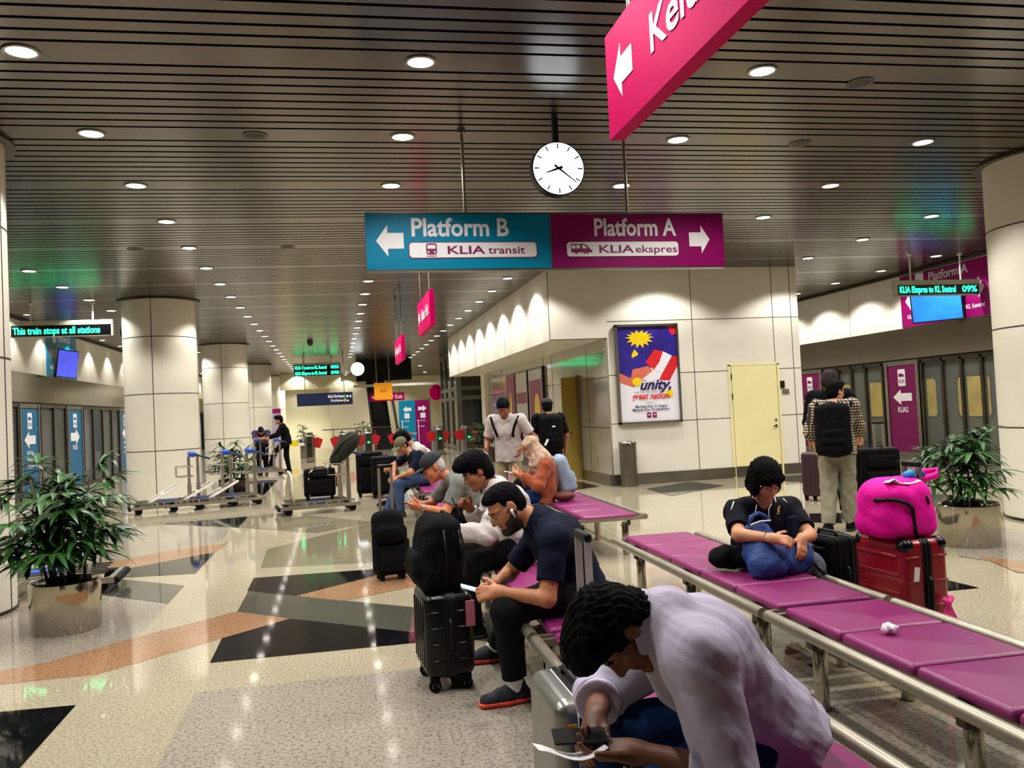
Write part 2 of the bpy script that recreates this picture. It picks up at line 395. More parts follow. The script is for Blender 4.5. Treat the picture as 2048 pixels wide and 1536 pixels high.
# ---- downlights in a regular grid
LD = bpy.data.lights.new('downlight_lamp', 'SPOT'); LD.energy = LAMP_W; LD.spot_size = math.radians(128); LD.spot_blend = .35; LD.shadow_soft_size = .06; LD.color = (1., .975, .925)
src = None
def downlight(x, y):
    global src
    if src is None:
        src = thing('ceiling_downlight', 'round recessed downlight in the slatted metal ceiling', 'light', (x, y, CZ), 0, 'recessed downlights in the slatted ceiling')
        m = MB(); m.lathe([(.098, -.012), (.118, -.012), (.124, -.004), (.124, .0), (.098, .0)], 28, caps=False); m.build('rim', STEEL, src, True, 40)
        m = MB(); m.lathe([(.0985, -.006), (.0985, -.003)], 28); m.build('lamp_face', LAMPFACE, src)
        lo = bpy.data.objects.new('lamp', LD); COL.objects.link(lo); lo.parent = src; lo.location = (0, 0, -.03)
    else: dup(src, (x, y, CZ))
for j in range(-2, 30):
    for i in range(-1, 6):
        x, y = GX0+i*GDX, GY0+j*GDY+i*GSK
        if i in (3, 4) and y > 15.2: continue
        if i == 1 and 38 < y < 47: continue
        if y > 55.5: continue
        downlight(x, y)
LW = bpy.data.lights.new('wallwasher_lamp', 'SPOT'); LW.energy = 95; LW.spot_size = math.radians(100); LW.spot_blend = .4; LW.shadow_soft_size = .04; LW.color = (1., .97, .9)
wsrc = None
for k in range(17):
    y = 16.2+k*2.05
    if wsrc is None:
        wsrc = thing('wall_washer', 'small recessed downlight close to the left platform wall', 'light', (-6.62, y, CZ), 0, 'wall washers along the left platform wall')
        m = MB(); m.lathe([(.07, -.01), (.09, -.01), (.09, 0), (.07, 0)], 20, caps=False); m.build('rim', STEEL, wsrc)
        m = MB(); m.lathe([(.07, -.006), (.07, -.003)], 20); m.build('lamp_face', LAMPFACE, wsrc)
        lo = bpy.data.objects.new('lamp', LW); COL.objects.link(lo); lo.parent = wsrc; lo.location = (0, 0, -.03)
    else: dup(wsrc, (-6.62, y, CZ))
LF = bpy.data.lights.new('far_fill_lamp', 'SPOT'); LF.energy = 700; LF.spot_size = math.radians(120); LF.spot_blend = .5; LF.shadow_soft_size = .08; LF.color = (1., .96, .84)  # spots added only to brighten the far wall, outside the lamp grid
fsrc = None
for x, y in ((-5.6, 53.5), (-3.2, 53.5), (-.9, 53.5), (-2.2, 50.2), (3.6, 50.), (5.6, 52.), (4.6, 45.)):
    if fsrc is None:
        fsrc = thing('added_fill_downlight', 'bright recessed downlight in front of the cream far wall', 'light', (x, y, CZ), 0, 'bright downlights by the far wall')
        m = MB(); m.lathe([(.12, -.01), (.15, -.01), (.15, 0), (.12, 0)], 20, caps=False); m.build('rim', STEEL, fsrc)
        m = MB(); m.lathe([(.12, -.006), (.12, -.003)], 20); m.build('lamp_face', LAMPFACE, fsrc)
        lo = bpy.data.objects.new('lamp', LF); COL.objects.link(lo); lo.parent = fsrc; lo.location = (0, 0, -.03)
    else: dup(fsrc, (x, y, CZ))
# ceiling loudspeakers, dome cameras
sp = None
for x, y in ((510, 271), (1600, 287), (575, 494), (270, 498), (1720, 165)):
    p = atz(x, y, CZ)
    if sp is None:
        sp = thing('ceiling_speaker', 'dark round speaker grille set in the ceiling slats', 'speaker', (p.x, p.y, CZ), 0, 'speaker grilles in the ceiling')
        m = MB(); m.lathe([(.09, -.006), (.115, -.006), (.115, 0)], 24, caps=False); m.build('rim', DARKSTEEL, sp)
        m = MB(); m.lathe([(.0, -.012), (.06, -.01), (.09, -.005)], 24, caps=False); m.build('grille', mat('speaker_grille', '#3c3731', .7), sp, True)
    else: dup(sp, (p.x, p.y, CZ))
for x, y, lb in ((248, 672, 'dark dome camera under the ceiling beside the left platform wall'), (620, 690, 'dark dome camera under the ceiling over the far display')):
    p = atz(x, y-8, CZ); t = thing('dome_camera', lb, 'camera', (p.x, p.y, CZ))
    m = MB(); m.lathe([(.1, 0), (.1, -.08)], 20); m.build('housing', DARKSTEEL, t); m = MB(); m.lathe([(.095, -.08), (.08, -.13), (.04, -.165), (0.001, -.17)], 20, caps=False); m.build('dome', BLACKGLOSS, t, True)
# ================================================================== SIGNS, CLOCKS, DISPLAYS
def pole(parent, x, y, z0, z1, r=.016, name='pole', m=GALV):
    b = MB(); b.cyl((x, y, z0), (x, y, z1), r, 10); b.cyl((x, y, z1-.03), (x, y, z1), r*2.6, 12); return b.build(name, m, parent, True, 40)
# big hanging platform sign
Y0 = 7.6
a, b_ = at(729, 430, Y0), at(1445, 429, Y0); lo = at(1100, 536, Y0).z; hi = at(1100, 428, Y0).z; mid = at(1102, 480, Y0).x
t = thing('hanging_sign', 'wide hanging sign, teal for Platform B and plum for Platform A', 'sign', ((a.x+b_.x)/2, Y0, lo)); ox = (a.x+b_.x)/2
H = hi-lo
m = MB(); m.box(((a.x+mid)/2-ox, .05, H/2), (mid-a.x-.004, .1, H)); m.build('platform_b_panel', TEAL, t)
m = MB(); m.box(((b_.x+mid)/2-ox, .05, H/2), (b_.x-mid-.004, .1, H)); m.build('platform_a_panel', PURPLE, t)
m = MB(); m.box((mid-ox, -.001, H/2), (.012, .004, H)); m.box((0, .05, -.006), (b_.x-a.x, .11, .012)); m.box((0, .05, H+.006), (b_.x-a.x, .11, .012)); m.build('frame_edge', STEEL, t)
def sp(x, y): q = at(x, y, Y0); return (q.x-ox, -.003, q.z-lo)
PX = (b_.x-a.x)/716.
for xx in (932, 1258): q = at(xx, 428, Y0); pole(t, q.x-ox, .05, H, CZ-lo)
ps = []
text_mesh('lettering', 'Platform B', .235, sp(821, 472), UX, UZ, SIGNWHITE, t, .024, width=186*PX)
text_mesh('lettering', 'Platform A', .235, sp(1187, 471), UX, UZ, SIGNWHITE, t, .024, width=171*PX)
m = MB(); arrow(m, sp(752, 482), UX, UZ, 51*PX, True, 1.45); m.build('arrow', SIGNWHITE, t)
m = MB(); arrow(m, sp(1378, 479), UX, UZ, 44*PX, False, 1.6); m.build('arrow', SIGNWHITE, t)
for (x0, x1, yc, word, wx, ic) in ((826, 1070, 500, 'transit', 893, 0), (1131, 1362, 498, 'ekspres', 1196, 1)):
    c = Vector(sp((x0+x1)/2, yc)); m = MB(); m.prism(roundrect((x1-x0)*PX+.014, .152, .035), c, UX, UZ, .002); m.build('label_outline', DEEPPURPLE, t)
    m = MB(); m.prism(roundrect((x1-x0)*PX, .138, .032), c+Vector((0, -.002, 0)), UX, UZ, .002); m.build('label_plate', SIGNWHITE, t)
    q = Vector(sp(wx, yc))+Vector((0, -.004, -.038))
    text_mesh('lettering', 'KLIA', .105, q, UX, UZ, DEEPPURPLE, t, .02, width=72*PX)
    text_mesh('lettering', word, .1, q+UX*(80 if ic == 0 else 76)*PX, UX, UZ, DEEPPURPLE, t, .012, width=(72 if ic == 0 else 88)*PX)
    m = MB(); g = Vector(sp(863 if ic == 0 else 1162, yc))+Vector((0, -.004, 0)); gx = lambda x, z: g+Vector((x, 0, z))
    if ic == 0:
        m.prism(roundrect(.1, .105, .02), gx(0, .008), UX, UZ, .001); m.mi = 1; m.prism(roundrect(.075, .034, .006), gx(0, .028)+Vector((0, -.001, 0)), UX, UZ, .001)
        for s in (-1, 1): m.prism(roundrect(.018, .016, .006), gx(s*.03, -.02)+Vector((0, -.001, 0)), UX, UZ, .001)
        m.mi = 0; m.prism([(-.045, -.062), (.045, -.062), (.045, -.054), (-.045, -.054)], gx(0, 0), UX, UZ, .001)
    else:
        m.prism([(-.1, -.035), (.11, -.035), (.112, -.02), (.05, .04), (.02, .048), (-.1, .048)], gx(0, 0), UX, UZ, .001); m.mi = 1
        for x in (-.075, -.03): m.prism(roundrect(.036, .034, .004), gx(x, .02)+Vector((0, -.001, 0)), UX, UZ, .001)
        m.prism([(.01, .004), (.06, .004), (.035, .034), (.01, .036)], gx(0, 0)+Vector((0, -.001, 0)), UX, UZ, .001)
        m.mi = 0
        for x in (-.05, .03, .06): m.prism(roundrect(.02, .016, .007), gx(x, -.042), UX, UZ, .001)
    m.build('train_symbol', [DEEPPURPLE, SIGNWHITE], t)
# clocks
def clock(c, r, label, hands=True):
    t = thing('hanging_clock', label, 'clock', c)
    m = MB(); m.T = Matrix.Rotation(math.radians(90), 4, 'X')
    m.lathe([(r*.98, -.11), (r*1.02, -.1), (r*1.02, -.004), (r*1.0, .0)], 56); m.build('housing', mat('clock_case', '#2c3634', .35, .4), t, True, 40)
    m = MB(); m.T = Matrix.Rotation(math.radians(90), 4, 'X'); m.lathe([(r*.97, .001), (r*.97, .004)], 56); m.build('dial', CLOCKFACE, t)
    m = MB()
    for k in range(12 if hands else 0):
        m = MB(); a = math.radians(30*k); R = Matrix.Rotation(-a, 3, 'Y'); R = Matrix.Rotation(a, 3, 'Y')
        m.box(R @ Vector((0, -.006, r*.84)), (r*.045, .003, r*.2), R); m.build('hour_mark', mat('clock_grey', '#20282c', .5), t)
    if hands:
        HM = mat('clock_hand', '#0a1c20', .4)
        for nm, ang, L, w, back in (('hour_hand', 251, .52, .055, .16), ('minute_hand', 128, .86, .042, .2)):
            R = Matrix.Rotation(math.radians(ang), 3, 'Y'); m = MB()
            m.add([R @ Vector((x*r, y, z*r)) for y in (-.008, -.011) for x, z in ((-w, -back), (w, -back), (w*.35, L), (-w*.35, L))], [(0, 1, 2, 3), (7, 6, 5, 4), (0, 4, 5, 1), (1, 5, 6, 2), (2, 6, 7, 3), (3, 7, 4, 0)]); m.build(nm, HM, t)
    m = MB(); m.box((0, .06, (r+CZ-c[2])/2), (.05, .05, CZ-c[2]-r)); m.build('hanger', mat('clock_case', ''), t)
q = at(1117, 337, 7.2); clock((q.x, 7.2, q.z), .243, 'round white illuminated clock hanging above the Platform sign')
q = at(715, 738, 36); clock((q.x, 36, q.z), .29, 'small far round clock glowing white near the escalator', False)
# magenta exit signs hung along the hall (broad face to the left)
def exit_sign(x, y0, y1, z0, z1, label, text=True):
    t = thing('exit_sign', label, 'sign', (x, (y0+y1)/2, z0)); L = y1-y0; H = z1-z0
    m = MB(); m.box((.035, 0, H/2), (.07, L, H)); m.build('sign_box', MAGENTA, t)
    m = MB(); arrow(m, (-.001, L/2-.1, H*.52), -UY, UZ, .24, True, 1.25); m.build('arrow', SIGNWHITE, t)
    text_mesh('lettering', 'Keluar / Exit', H*.46, (-.002, L/2-.54, H*.36), -UY, UZ, SIGNWHITE, t, .015, width=min(L-.75, 1.35))
    for s in (-1, 1): pole(t, .035, s*(L/2-.25), H, CZ-z0, .014)
q = at(1212, 72, 3.7); r = at(1222, 278, 3.7)
exit_sign(q.x, 1.35, 3.72, r.z, q.z, 'magenta hanging exit sign nearest the camera, at the top edge')
exit_sign(1.36, 11.6, 13.3, 2.8, 3.3, 'magenta hanging exit sign seen edge on below the Platform sign')
exit_sign(1.38, 17.0, 18.9, 2.7, 3.2, 'small far magenta exit sign in front of the escalator opening')
# LED displays
CASE = mat('display_case', '#b9b6a4', .5, .2)
def led(x0, x1, y, z, label, lines, h=.26):
    t = thing('led_display', label, 'display', ((x0+x1)/2, y, z)); w = x1-x0; n = len(lines)
    m = MB(); m.box((0, .06, h*n/2+.04), (w, .12, h*n+.08)); m.build('case', CASE, t)
    m = MB(); m.box((0, -.002, h*n/2), (w-.08, .006, h*n-.03)); m.build('screen', BLACKGLOSS, t)
    for k, (l, r) in enumerate(lines):
        zz = h*(n-1-k)+.06
        text_mesh('lettering', l, h*.78, (-w/2+.07, -.006, zz), UX, UZ, GREENLED, t, .02, width=(w*.66 if r else w*.84))
        if r: text_mesh('lettering', r, h*.78, (w/2-.42, -.006, zz), UX, UZ, GREENLED, t, .02, width=.34)
    for s in (-1, 1): pole(t, s*w*.3, .06, h*n+.08, CZ-z, .018, m=WHITEPAINT)
q0, q1 = at(18, 668, 18.5), at(226, 668, 18.5)
led(q0.x, q1.x, 18.5, 3.5, 'green LED display over the left platform edge', [('This train stops at all stations', '')], .25)
led(-1.66, .32, 36.5, 3.42, 'far green two line LED display above the hall', [('KLIA Transit to KL Sentral', '0852'), ('KLIA Ekspres to KL Sentral', '0900')], .24)
led(10.62, 12.5, 14., 3.38, 'green LED display over the right platform doors', [('KLIA Ekspres to KL Sentral', '09%')], .22)
# wall direction boards above the doors + monitors
def wall_board(X, y0, y1, z0, z1, m_, label, head, tl, tr):
    s = -1 if X > 0 else 1
    t = thing('wall_sign', label, 'sign', (X+s*.012, (y0+y1)/2, z0)); L = y1-y0; H = z1-z0; ux = -UY if X > 0 else UY
    m = MB(); m.box((0, 0, H/2), (.02, L, H)); m.build('board', m_, t)
    o = lambda u, v: Vector((s*.012, 0, 0))+ux*(u-L/2)+UZ*v
    m = MB(); arrow(m, o(.16, H*.5), ux, UZ, .4, True, 1.3); m.build('arrow', SIGNWHITE, t)
    m = MB(); arrow(m, o(L-.62, H*.5), ux, UZ, .4, False, 1.3); m.build('arrow', SIGNWHITE, t)
    text_mesh('lettering', head, .26, o(L*.34, H*.8), ux, UZ, SIGNWHITE, t, .015, width=L*.42)
    m = MB(); m.prism(roundrect(.26, .3, .03), o(L*.24, H*.86), ux, UZ, .002); m.build('label_plate', SIGNWHITE, t)
    text_mesh('lettering', tl, .12, o(.2, H*.16), ux, UZ, SIGNWHITE, t, .01)
    text_mesh('lettering', tr, .12, o(L-.75, H*.16), ux, UZ, SIGNWHITE, t, .01)
def monitor(X, y, z, w, h, m_, label, yaw, tilt=12):
    s = -1 if X > 0 else 1
    t = thing('wall_monitor', label, 'screen', (X+s*.35, y, z)); t.rotation_euler = (math.radians(tilt), 0, yaw)
    m = MB(); m.rbox((0, 0, 0), (w, .07, h), .015, 2); m.build('housing', BLACKGLOSS, t, True, 40)
    m = MB(); m.box((0, -.037, 0), (w-.06, .004, h-.06)); m.build('screen', m_, t)
    m = MB(); m.box((0, .14, 0), (.12, .22, .12)); m.build('bracket', BLACK, t)
wall_board(XR, 13.75, 16.45, 2.97, 4.12, PURPLE, 'plum Platform A board on the right wall above the screen doors', 'Platform A', 'KLIA2', 'KL Sentral')
wall_board(XL, 22.7, 25.15, 2.97, 4.16, TEAL, 'teal Platform B board on the left wall above the screen doors', 'Platform B', 'KLIA2', 'KL Sentral')
q = atx(1874, 613, XR-.35)
monitor(XR, q.y, q.z, 1.02, .62, SCREENBLUE, 'bright blue monitor in front of the plum Platform A board', math.radians(-58), 8)
q = atx(133, 728, XL+.35)
monitor(XL, q.y, q.z, 1.0, .72, SCREENVIOLET, 'violet monitor in front of the teal Platform B board', math.radians(78), 8)
# framed unity poster
Yp = YW-.07; TL, BR = at(1230, 650, Yp), at(1364, 843, Yp); w, h = 1.29, TL.z-BR.z
t = thing('framed_poster', 'framed unity poster with a flag, on the white panelled wall', 'poster', ((TL.x+BR.x)/2, YW, BR.z))
m = MB()
for c, d_ in (((-w/2+.02, 0, h/2), (.04, .09, h)), ((w/2-.02, 0, h/2), (.04, .09, h)), ((0, 0, .02), (w, .09, .04)), ((0, 0, h-.02), (w, .09, .04))): m.box((c[0], -.046, c[2]), d_)
m.build('frame', STEEL, t)
PB = mat('poster_blue', '#2a1c86', .35, 0, .35, 5.); PR = mat('poster_red', '#d8202a', .35, 0, .15, 4.); PY = mat('poster_yellow', '#f0d010', .35, 0, .08, 4.); PWH = mat('poster_white', '#ece9f2', .35, 0, .03, 3.)
PO = mat('poster_coral', '#d87058', .35, 0, .15, 3.); PN = mat('poster_navy', '#241a58', .4); PGR = mat('poster_grey', '#8a8894', .4)
IW, IH = w-.08, h-.08
m = MB(); P = lambda pts, mi, k: (setattr(m, 'mi', mi), m.prism([((x-.5)*IW, (1-y)*IH+.04) for x, y in pts][::-1], (0, -.045-.0012*k, 0), UX, UZ, .001))
P([(0, 0), (1, 0), (1, 1), (0, 1)], 0, 0)
P([(0, 0), (1, 0), (1, .4), (.72, .34), (.55, .44), (.24, .46), (.2, .56), (.0, .5)], 1, 1)
P([(0, .48), (.2, .54), (.24, .45), (.5, .42), (.58, .47), (.4, .55), (.25, .64), (.08, .6), (0, .58)], 4, 2)
P([(.46, .38), (.62, .25), (.77, .27), (.7, .38), (.6, .46)], 2, 3)
P([(.6, .46), (.7, .38), (.77, .27), (.92, .32), (.82, .42), (.74, .5)], 0, 4)
P([(.74, .5), (.82, .42), (.92, .32), (1, .33), (1, .43), (.86, .58), (.68, .57)], 2, 4)
P([(.25, .64), (.4, .55), (.6, .47), (.74, .5), (.66, .57), (.4, .6)], 0, 5)
P([(.86, 0), (1, 0), (1, .09), (.93, .1)], 2, 3)
st = []
for k in range(28):
    a = 2*math.pi*k/28; rr = 1. if k % 2 == 0 else .62; st.append((.38+.25*rr*math.cos(a), .115+.1*rr*math.sin(a)*(1.15 if math.sin(a) > 0 else .8)))
P(st, 3, 6); P([(.23, .3), (.28, .24), (.34, .28), (.34, .3), (.24, .33)], 3, 6)
P([(.3+.08*math.cos(k*.4), .58+.045*math.sin(k*.4)) for k in range(16)], 3, 7)
P([(.78, .69), (.9, .68), (.9, .745), (.76, .75)], 3, 7)
m.build('flag_print', [PWH, PB, PR, PY, PO], t)
pt = lambda x, y: ((x-.5)*IW, -.057, (1-y)*IH+.04)
text_mesh('lettering', 'with', .05, pt(.38, .575), UX, UZ, PGR, t, .01, .2)
text_mesh('lettering', 'unity,', .27, pt(.33, .665), UX, UZ, PN, t, .03, .35, width=.53*IW)
text_mesh('lettering', 'we can become a', .055, pt(.25, .7), UX, UZ, PGR, t, .005, 0, width=.44*IW)
text_mesh('lettering', 'great nation.', .17, pt(.2, .765), UX, UZ, PR, t, .02, .35, width=.66*IW)
text_mesh('lettering', 'Celebrating', .035, pt(.43, .81), UX, UZ, PGR, t, .005, 0)
text_mesh('lettering', 'Merdeka Day, 31 August', .072, pt(.25, .855), UX, UZ, PN, t, .008, 0, width=.54*IW)
text_mesh('lettering', 'Malaysia Day, 16 September', .072, pt(.2, .89), UX, UZ, PN, t, .008, 0, width=.63*IW)
m = MB()
for x in (.475, .57): m.mi = 0; m.prism(roundrect(.085, .1, .012), Vector(pt(x, .935)), UX, UZ, .001); m.mi = 1; m.prism([(-.025, 0), (.025, 0), (.02, .02), (-.025, .02)], Vector(pt(x, .94))+Vector((0, -.002, .005)), UX, UZ, .001)
m.build('emblem', [PURPLE, PWH], t)
# plates beside the cream door
for x, y, mm, lb in ((1562, 769, DARKSTEEL, 'small dark square plate beside the cream door'), (1571, 783, GALV, 'small pale plate low beside the dark plate by the cream door')):
    q = at(x, y, YW); b = MB(); b.box((q.x, YW-.008, q.z), (.15, .012, .15 if mm is DARKSTEEL else .1)); tag(b.build('wall_plate', mm), lb, 'sign')
# posters in the recess
for k, (x0, x1, yt, yb, lb) in enumerate(((1063, 1092, 738, 850, 'nearest recess poster, purple with a yellow oval'), (1037, 1061, 744, 850, 'middle recess poster, pale with a purple band'), (1018, 1036, 750, 850, 'farthest recess poster, all purple'))):
    y0, y1 = atx(x1, yt, BX0).y, atx(x0, yt, BX0).y; X = BX0-.05
    t = thing('recess_poster', lb, 'poster', (X, (y0+y1)/2, .75)); L = y1-y0-.08; H = 2.62-.75
    m = MB(); m.box((-.03, 0, H/2), (.06, L+.06, H)); m.build('frame', DARKSTEEL, t)
    m = MB(); m.box((-.062, 0, H/2), (.004, L-.06, H-.1)); m.build('sheet', PURPLE if k == 2 else mat('poster_pale', '#b9b4b8', .3), t)
    m = MB()
    if k == 0: m.box((-.066, 0, H*.5), (.003, L-.2, H*.66)); m.mi = 1; m.prism([(.3*math.cos(q*.35), .42*math.sin(q*.35)) for q in range(18)], (-.07, -L*.12, H*.42), -UY, UZ, .002)
    elif k == 1: m.box((-.066, 0, H*.6), (.003, L-.2, H*.16))
    else: m.mi = 1; m.prism([(.14*math.cos(q*.35), .5*math.sin(q*.35)) for q in range(18)], (-.066, 0, H*.45), -UY, UZ, .002)
    m.build('print', [PURPLE, PY], t)
# blue departure sign, orange sign, exit board
def flat_sign(name, label, x0, x1, y, z0, z1, m_, poles=True):
    t = thing(name, label, 'sign', ((x0+x1)/2, y, z0)); m = MB(); m.box((0, .06, (z1-z0)/2), (x1-x0, .12, z1-z0)); m.build('sign_box', m_, t)
    if poles:
        for s in (-1, 1): pole(t, s*(x1-x0)*.35, .06, z1-z0, CZ-z0, .016)
    return t, x1-x0, z1-z0
NAVYS = mat('navy_sign', '#0a1a40', .4)
t, w, h = flat_sign('departure_sign', 'dark blue departure sign hanging left of the far escalator', -1.45, .72, 34, 2.1, 2.6, NAVYS)
text_mesh('lettering', 'Balai Berlepas', .16, (-w/2+1.2, -.003, .3), UX, UZ, SIGNWHITE, t, .02, width=.62); text_mesh('lettering', 'Ketibaan', .13, (-w/2+1.3, -.003, .14), UX, UZ, SIGNWHITE, t, .02, width=.5)
m = MB()
for z, c in ((.28, 0), (.12, 1)): m.mi = c; m.box((.78, -.004, z+.06), (.05, .004, .13))
m.mi = 2; m.box((.88, -.004, .33), (.08, .004, .08)); m.box((.88, -.004, .16), (.08, .004, .06)); m.box((1.0, -.004, .33), (.06, .004, .08)); m.build('symbol', [mat('sign_green', '#18b060', .5), PY, SIGNWHITE], t)
ORANGE = mat('orange_sign', '#f09a10', .45, emit=.25)
t, w, h = flat_sign('orange_sign', 'square orange hanging sign in front of the escalator', 1.72, 2.5, 36.8, 2.28, 3.02, ORANGE, True)
text_mesh('lettering', 'KLIA', .14, (-.14, -.004, .34), UX, UZ, DEEPPURPLE, t, .01)
t, w, h = flat_sign('exit_board', 'magenta Keluar / Exit board behind the orange sign', 1.66, 3.28, 40, 2.28, 2.66, MAGENTA, True)
text_mesh('lettering', 'Keluar / Exit', .26, (-.45, -.004, .1), UX, UZ, SIGNWHITE, t, .02, width=1.15); m = MB(); arrow(m, (-.75, -.002, .19), UX, UZ, .22); m.build('arrow', SIGNWHITE, t)
for k, (x, y) in enumerate(((872, 785), (897, 783))):
    q = at(x, y, 44); t = thing('round_sign', ('left', 'right')[k]+' one of two round magenta signs by the glass lift', 'sign', (q.x, 44, q.z))
    b = MB(); b.prism([(.36*math.cos(a*.3), .42*math.sin(a*.3)) for a in range(21)], (0, 0, 0), UX, UZ, .06); b.build('disc', MAGENTA, t); pole(t, 0, -.03, .4, CZ-q.z, .014)
# tall information board
q0, q1 = at(797, 803, 36), at(857, 801, 36); x0, x1 = q0.x, q1.x; xm = at(829, 803, 36).x
t = thing('information_board', 'tall standing information board, half teal and half purple', 'sign', ((x0+x1)/2, 36, 0)); cx = (x0+x1)/2
m = MB(); m.box(((x0+xm)/2-cx, 0, 1.1), (xm-x0, .12, 2.16)); m.build('platform_b_panel', TEAL, t); m = MB(); m.box(((x1+xm)/2-cx, 0, 1.1), (x1-xm, .12, 2.16)); m.build('platform_a_panel', PURPLE, t)
m = MB(); m.box((x1-cx+.03, 0, 1.12), (.06, .14, 2.24)); m.build('frame_post', STEEL, t)
m = MB(); arrow(m, (x0-cx+.17, -.062, 1.8), UX, UZ, .36, True); m.build('arrow', SIGNWHITE, t); m = MB(); arrow(m, (xm-cx+.13, -.062, 1.82), UX, UZ, .36, False); m.build('arrow', SIGNWHITE, t)
m = MB()
for xx, z0 in ((x0-cx+.12, .75), (xm-cx+.12, .25)):
    m.box((xx, -.063, (z0+1.3)/2), (.025, .004, 1.3-z0))
    for z in (1.3, 1.05, z0): m.box((xx, -.064, z), (.06, .004, .06))
for xx in (x0-cx+.33, xm-cx+.33): m.box((xx, -.063, 1.52), (.22, .004, .22))
m.build('line_diagram', SIGNWHITE, t)
for xx, z, s in ((x0-cx+.2, 1.27, 'KLIA2'), (x0-cx+.2, 1.02, 'KLIA'), (xm-cx+.2, 1.27, 'KLIA2'), (xm-cx+.2, 1.02, 'KLIA'), (x0-cx+.3, .74, 'Salak Tinggi'), (x0-cx+.3, .5, 'Putrajaya')): text_mesh('lettering', s, .09, (xx, -.063, z), UX, UZ, SIGNWHITE, t, .005)

# ================================================================== PLATFORM SCREEN DOORS AND TRAINS
def banner(X, y0, y1, m_, label, left, word, zb=.18, zt=2.14):
    s = -1 if X > 0 else 1; ux = -UY if X > 0 else UY
    t = thing('banner_panel', label, 'sign', (X, (y0+y1)/2, 0)); L = y1-y0
    m = MB(); m.box((s*.02, 0, (zb+zt)/2), (.02, L, zt-zb)); m.build('panel', m_, t)
    m = MB()
    for e in (-1, 1): m.box((0, e*(L/2+.05), 1.12), (.1, .1, 2.24))
    m.box((0, 0, zb/2), (.08, L, zb)); m.box((0, 0, 2.19), (.08, L, .1)); m.build('frame', STEEL, t)
    o = lambda u, v: Vector((s*.031, 0, 0))+ux*u+UZ*v; z = zt-.72
    m = MB(); arrow(m, o(-L*.34, z), ux, UZ, L*.66, left, .7); m.build('arrow', SIGNWHITE, t)
    m = MB(); m.prism(roundrect(L*.26, .38, .03), o(0, zt-.28), ux, UZ, .002); m.mi = 1; m.prism([(-L*.1, .02), (L*.1, .02), (L*.08, .07), (-L*.02, .1), (-L*.1, .09)], o(0, zt-.28)-Vector((-s*.003, 0, 0)), ux, UZ, .001); m.build('emblem', [SIGNWHITE, m_], t)
    text_mesh('lettering', 'KLIA', .12, o(-L*.1, zt-.4)+Vector((s*.003, 0, 0)), ux, UZ, m_, t, .01, width=L*.2)
    zz = z-.34
    for wd in word: text_mesh('lettering', wd, .17 if len(word) == 1 else .13, o(-L*.2, zz), ux, UZ, SIGNWHITE, t, .012, width=min(L*.36, .4)); zz -= .16
def doors(X, y0, y1, label, posts):
    s = -1 if X > 0 else 1
    t = thing('screen_door', label, 'door', (X, (y0+y1)/2, 0), 0, 'platform screen doors'); L = y1-y0
    m = MB(); m.box((0, 0, .05), (.1, L, .1)); m.box((0, 0, 2.2), (.1, L, .08))
    for p in posts: m.box((0, p-(y0+y1)/2, 1.12), (.1, .07, 2.2))
    m.build('door_frame', DARKSTEEL, t)
    ed = sorted([y0]+list(posts)+[y1])
    for a, b in zip(ed[:-1], ed[1:]): m = MB(); m.box((-s*.0, (a+b)/2-(y0+y1)/2, 1.13), (.016, b-a-.07, 2.06)); m.build('glass_pane', GLASS, t)
RB = [(8.7, 9.65), (12.4, 13.35), (16.1, 17.05), (19.82, 20.78), (23.5, 24.45), (27.2, 28.15)]
for k, (a, b) in enumerate(RB): banner(XR, a, b, BANNERP, ['purple banner panel hidden beyond the right column', 'purple banner panel beside the right column', 'purple KLIA2 banner panel right of the plaid man', 'purple banner panel behind the plaid man', 'purple banner panel on the right doors far behind the wall', 'last purple banner panel on the right doors'][k], True, ['KLIA2'])
for k in range(len(RB)-1):
    a, b = RB[k][1]+.1, RB[k+1][0]-.1; c = (a+b)/2
    doors(XR, a, b, ['glass screen doors hidden behind the right column', 'glass screen doors right of the purple KLIA2 banner', 'glass screen doors left of the purple KLIA2 banner', 'glass screen doors behind the wall corner', 'farthest glass screen doors on the right'][k], (a+.09, c-.55, c, c+.55, b-.09))
LB = [(14.2, 15.3), (17.5, 18.6), (20.8, 21.9), (24.2, 25.4), (29.75, 30.85), (35.2, 36.3), (40.6, 41.7)]
for k, (a, b) in enumerate(LB): banner(XL, a, b, BANNERT_DIM, ['teal banner panel hidden behind the left column', 'second teal banner panel behind the left column', 'nearest visible teal banner panel with an arrow and station list', 'middle teal banner panel with a right arrow', 'teal banner panel just left of the trolley column', 'teal banner panel hidden behind the trolley column', 'farthest teal banner panel'][k], k != 3, ['KLIA2'] if k == 3 else ['Salak Tinggi', 'Putrajaya', 'KL Sentral'], .1, 2.12)
for k in range(len(LB)-1):
    a, b = LB[k][1]+.1, LB[k+1][0]-.1
    doors(XL, a, b, ['left screen doors hidden by the column', 'left screen doors beside the near column', 'glass screen doors between the two nearest teal banners', 'wide glass screen doors left of the trolley column', 'glass screen doors behind the trolley column', 'farthest left glass screen doors'][k], (a+.09, (a+b)/2, b-.09) if k < 3 else (a+.09, a+(b-a)*.25, (a+b)/2, a+(b-a)*.75, b-.09))
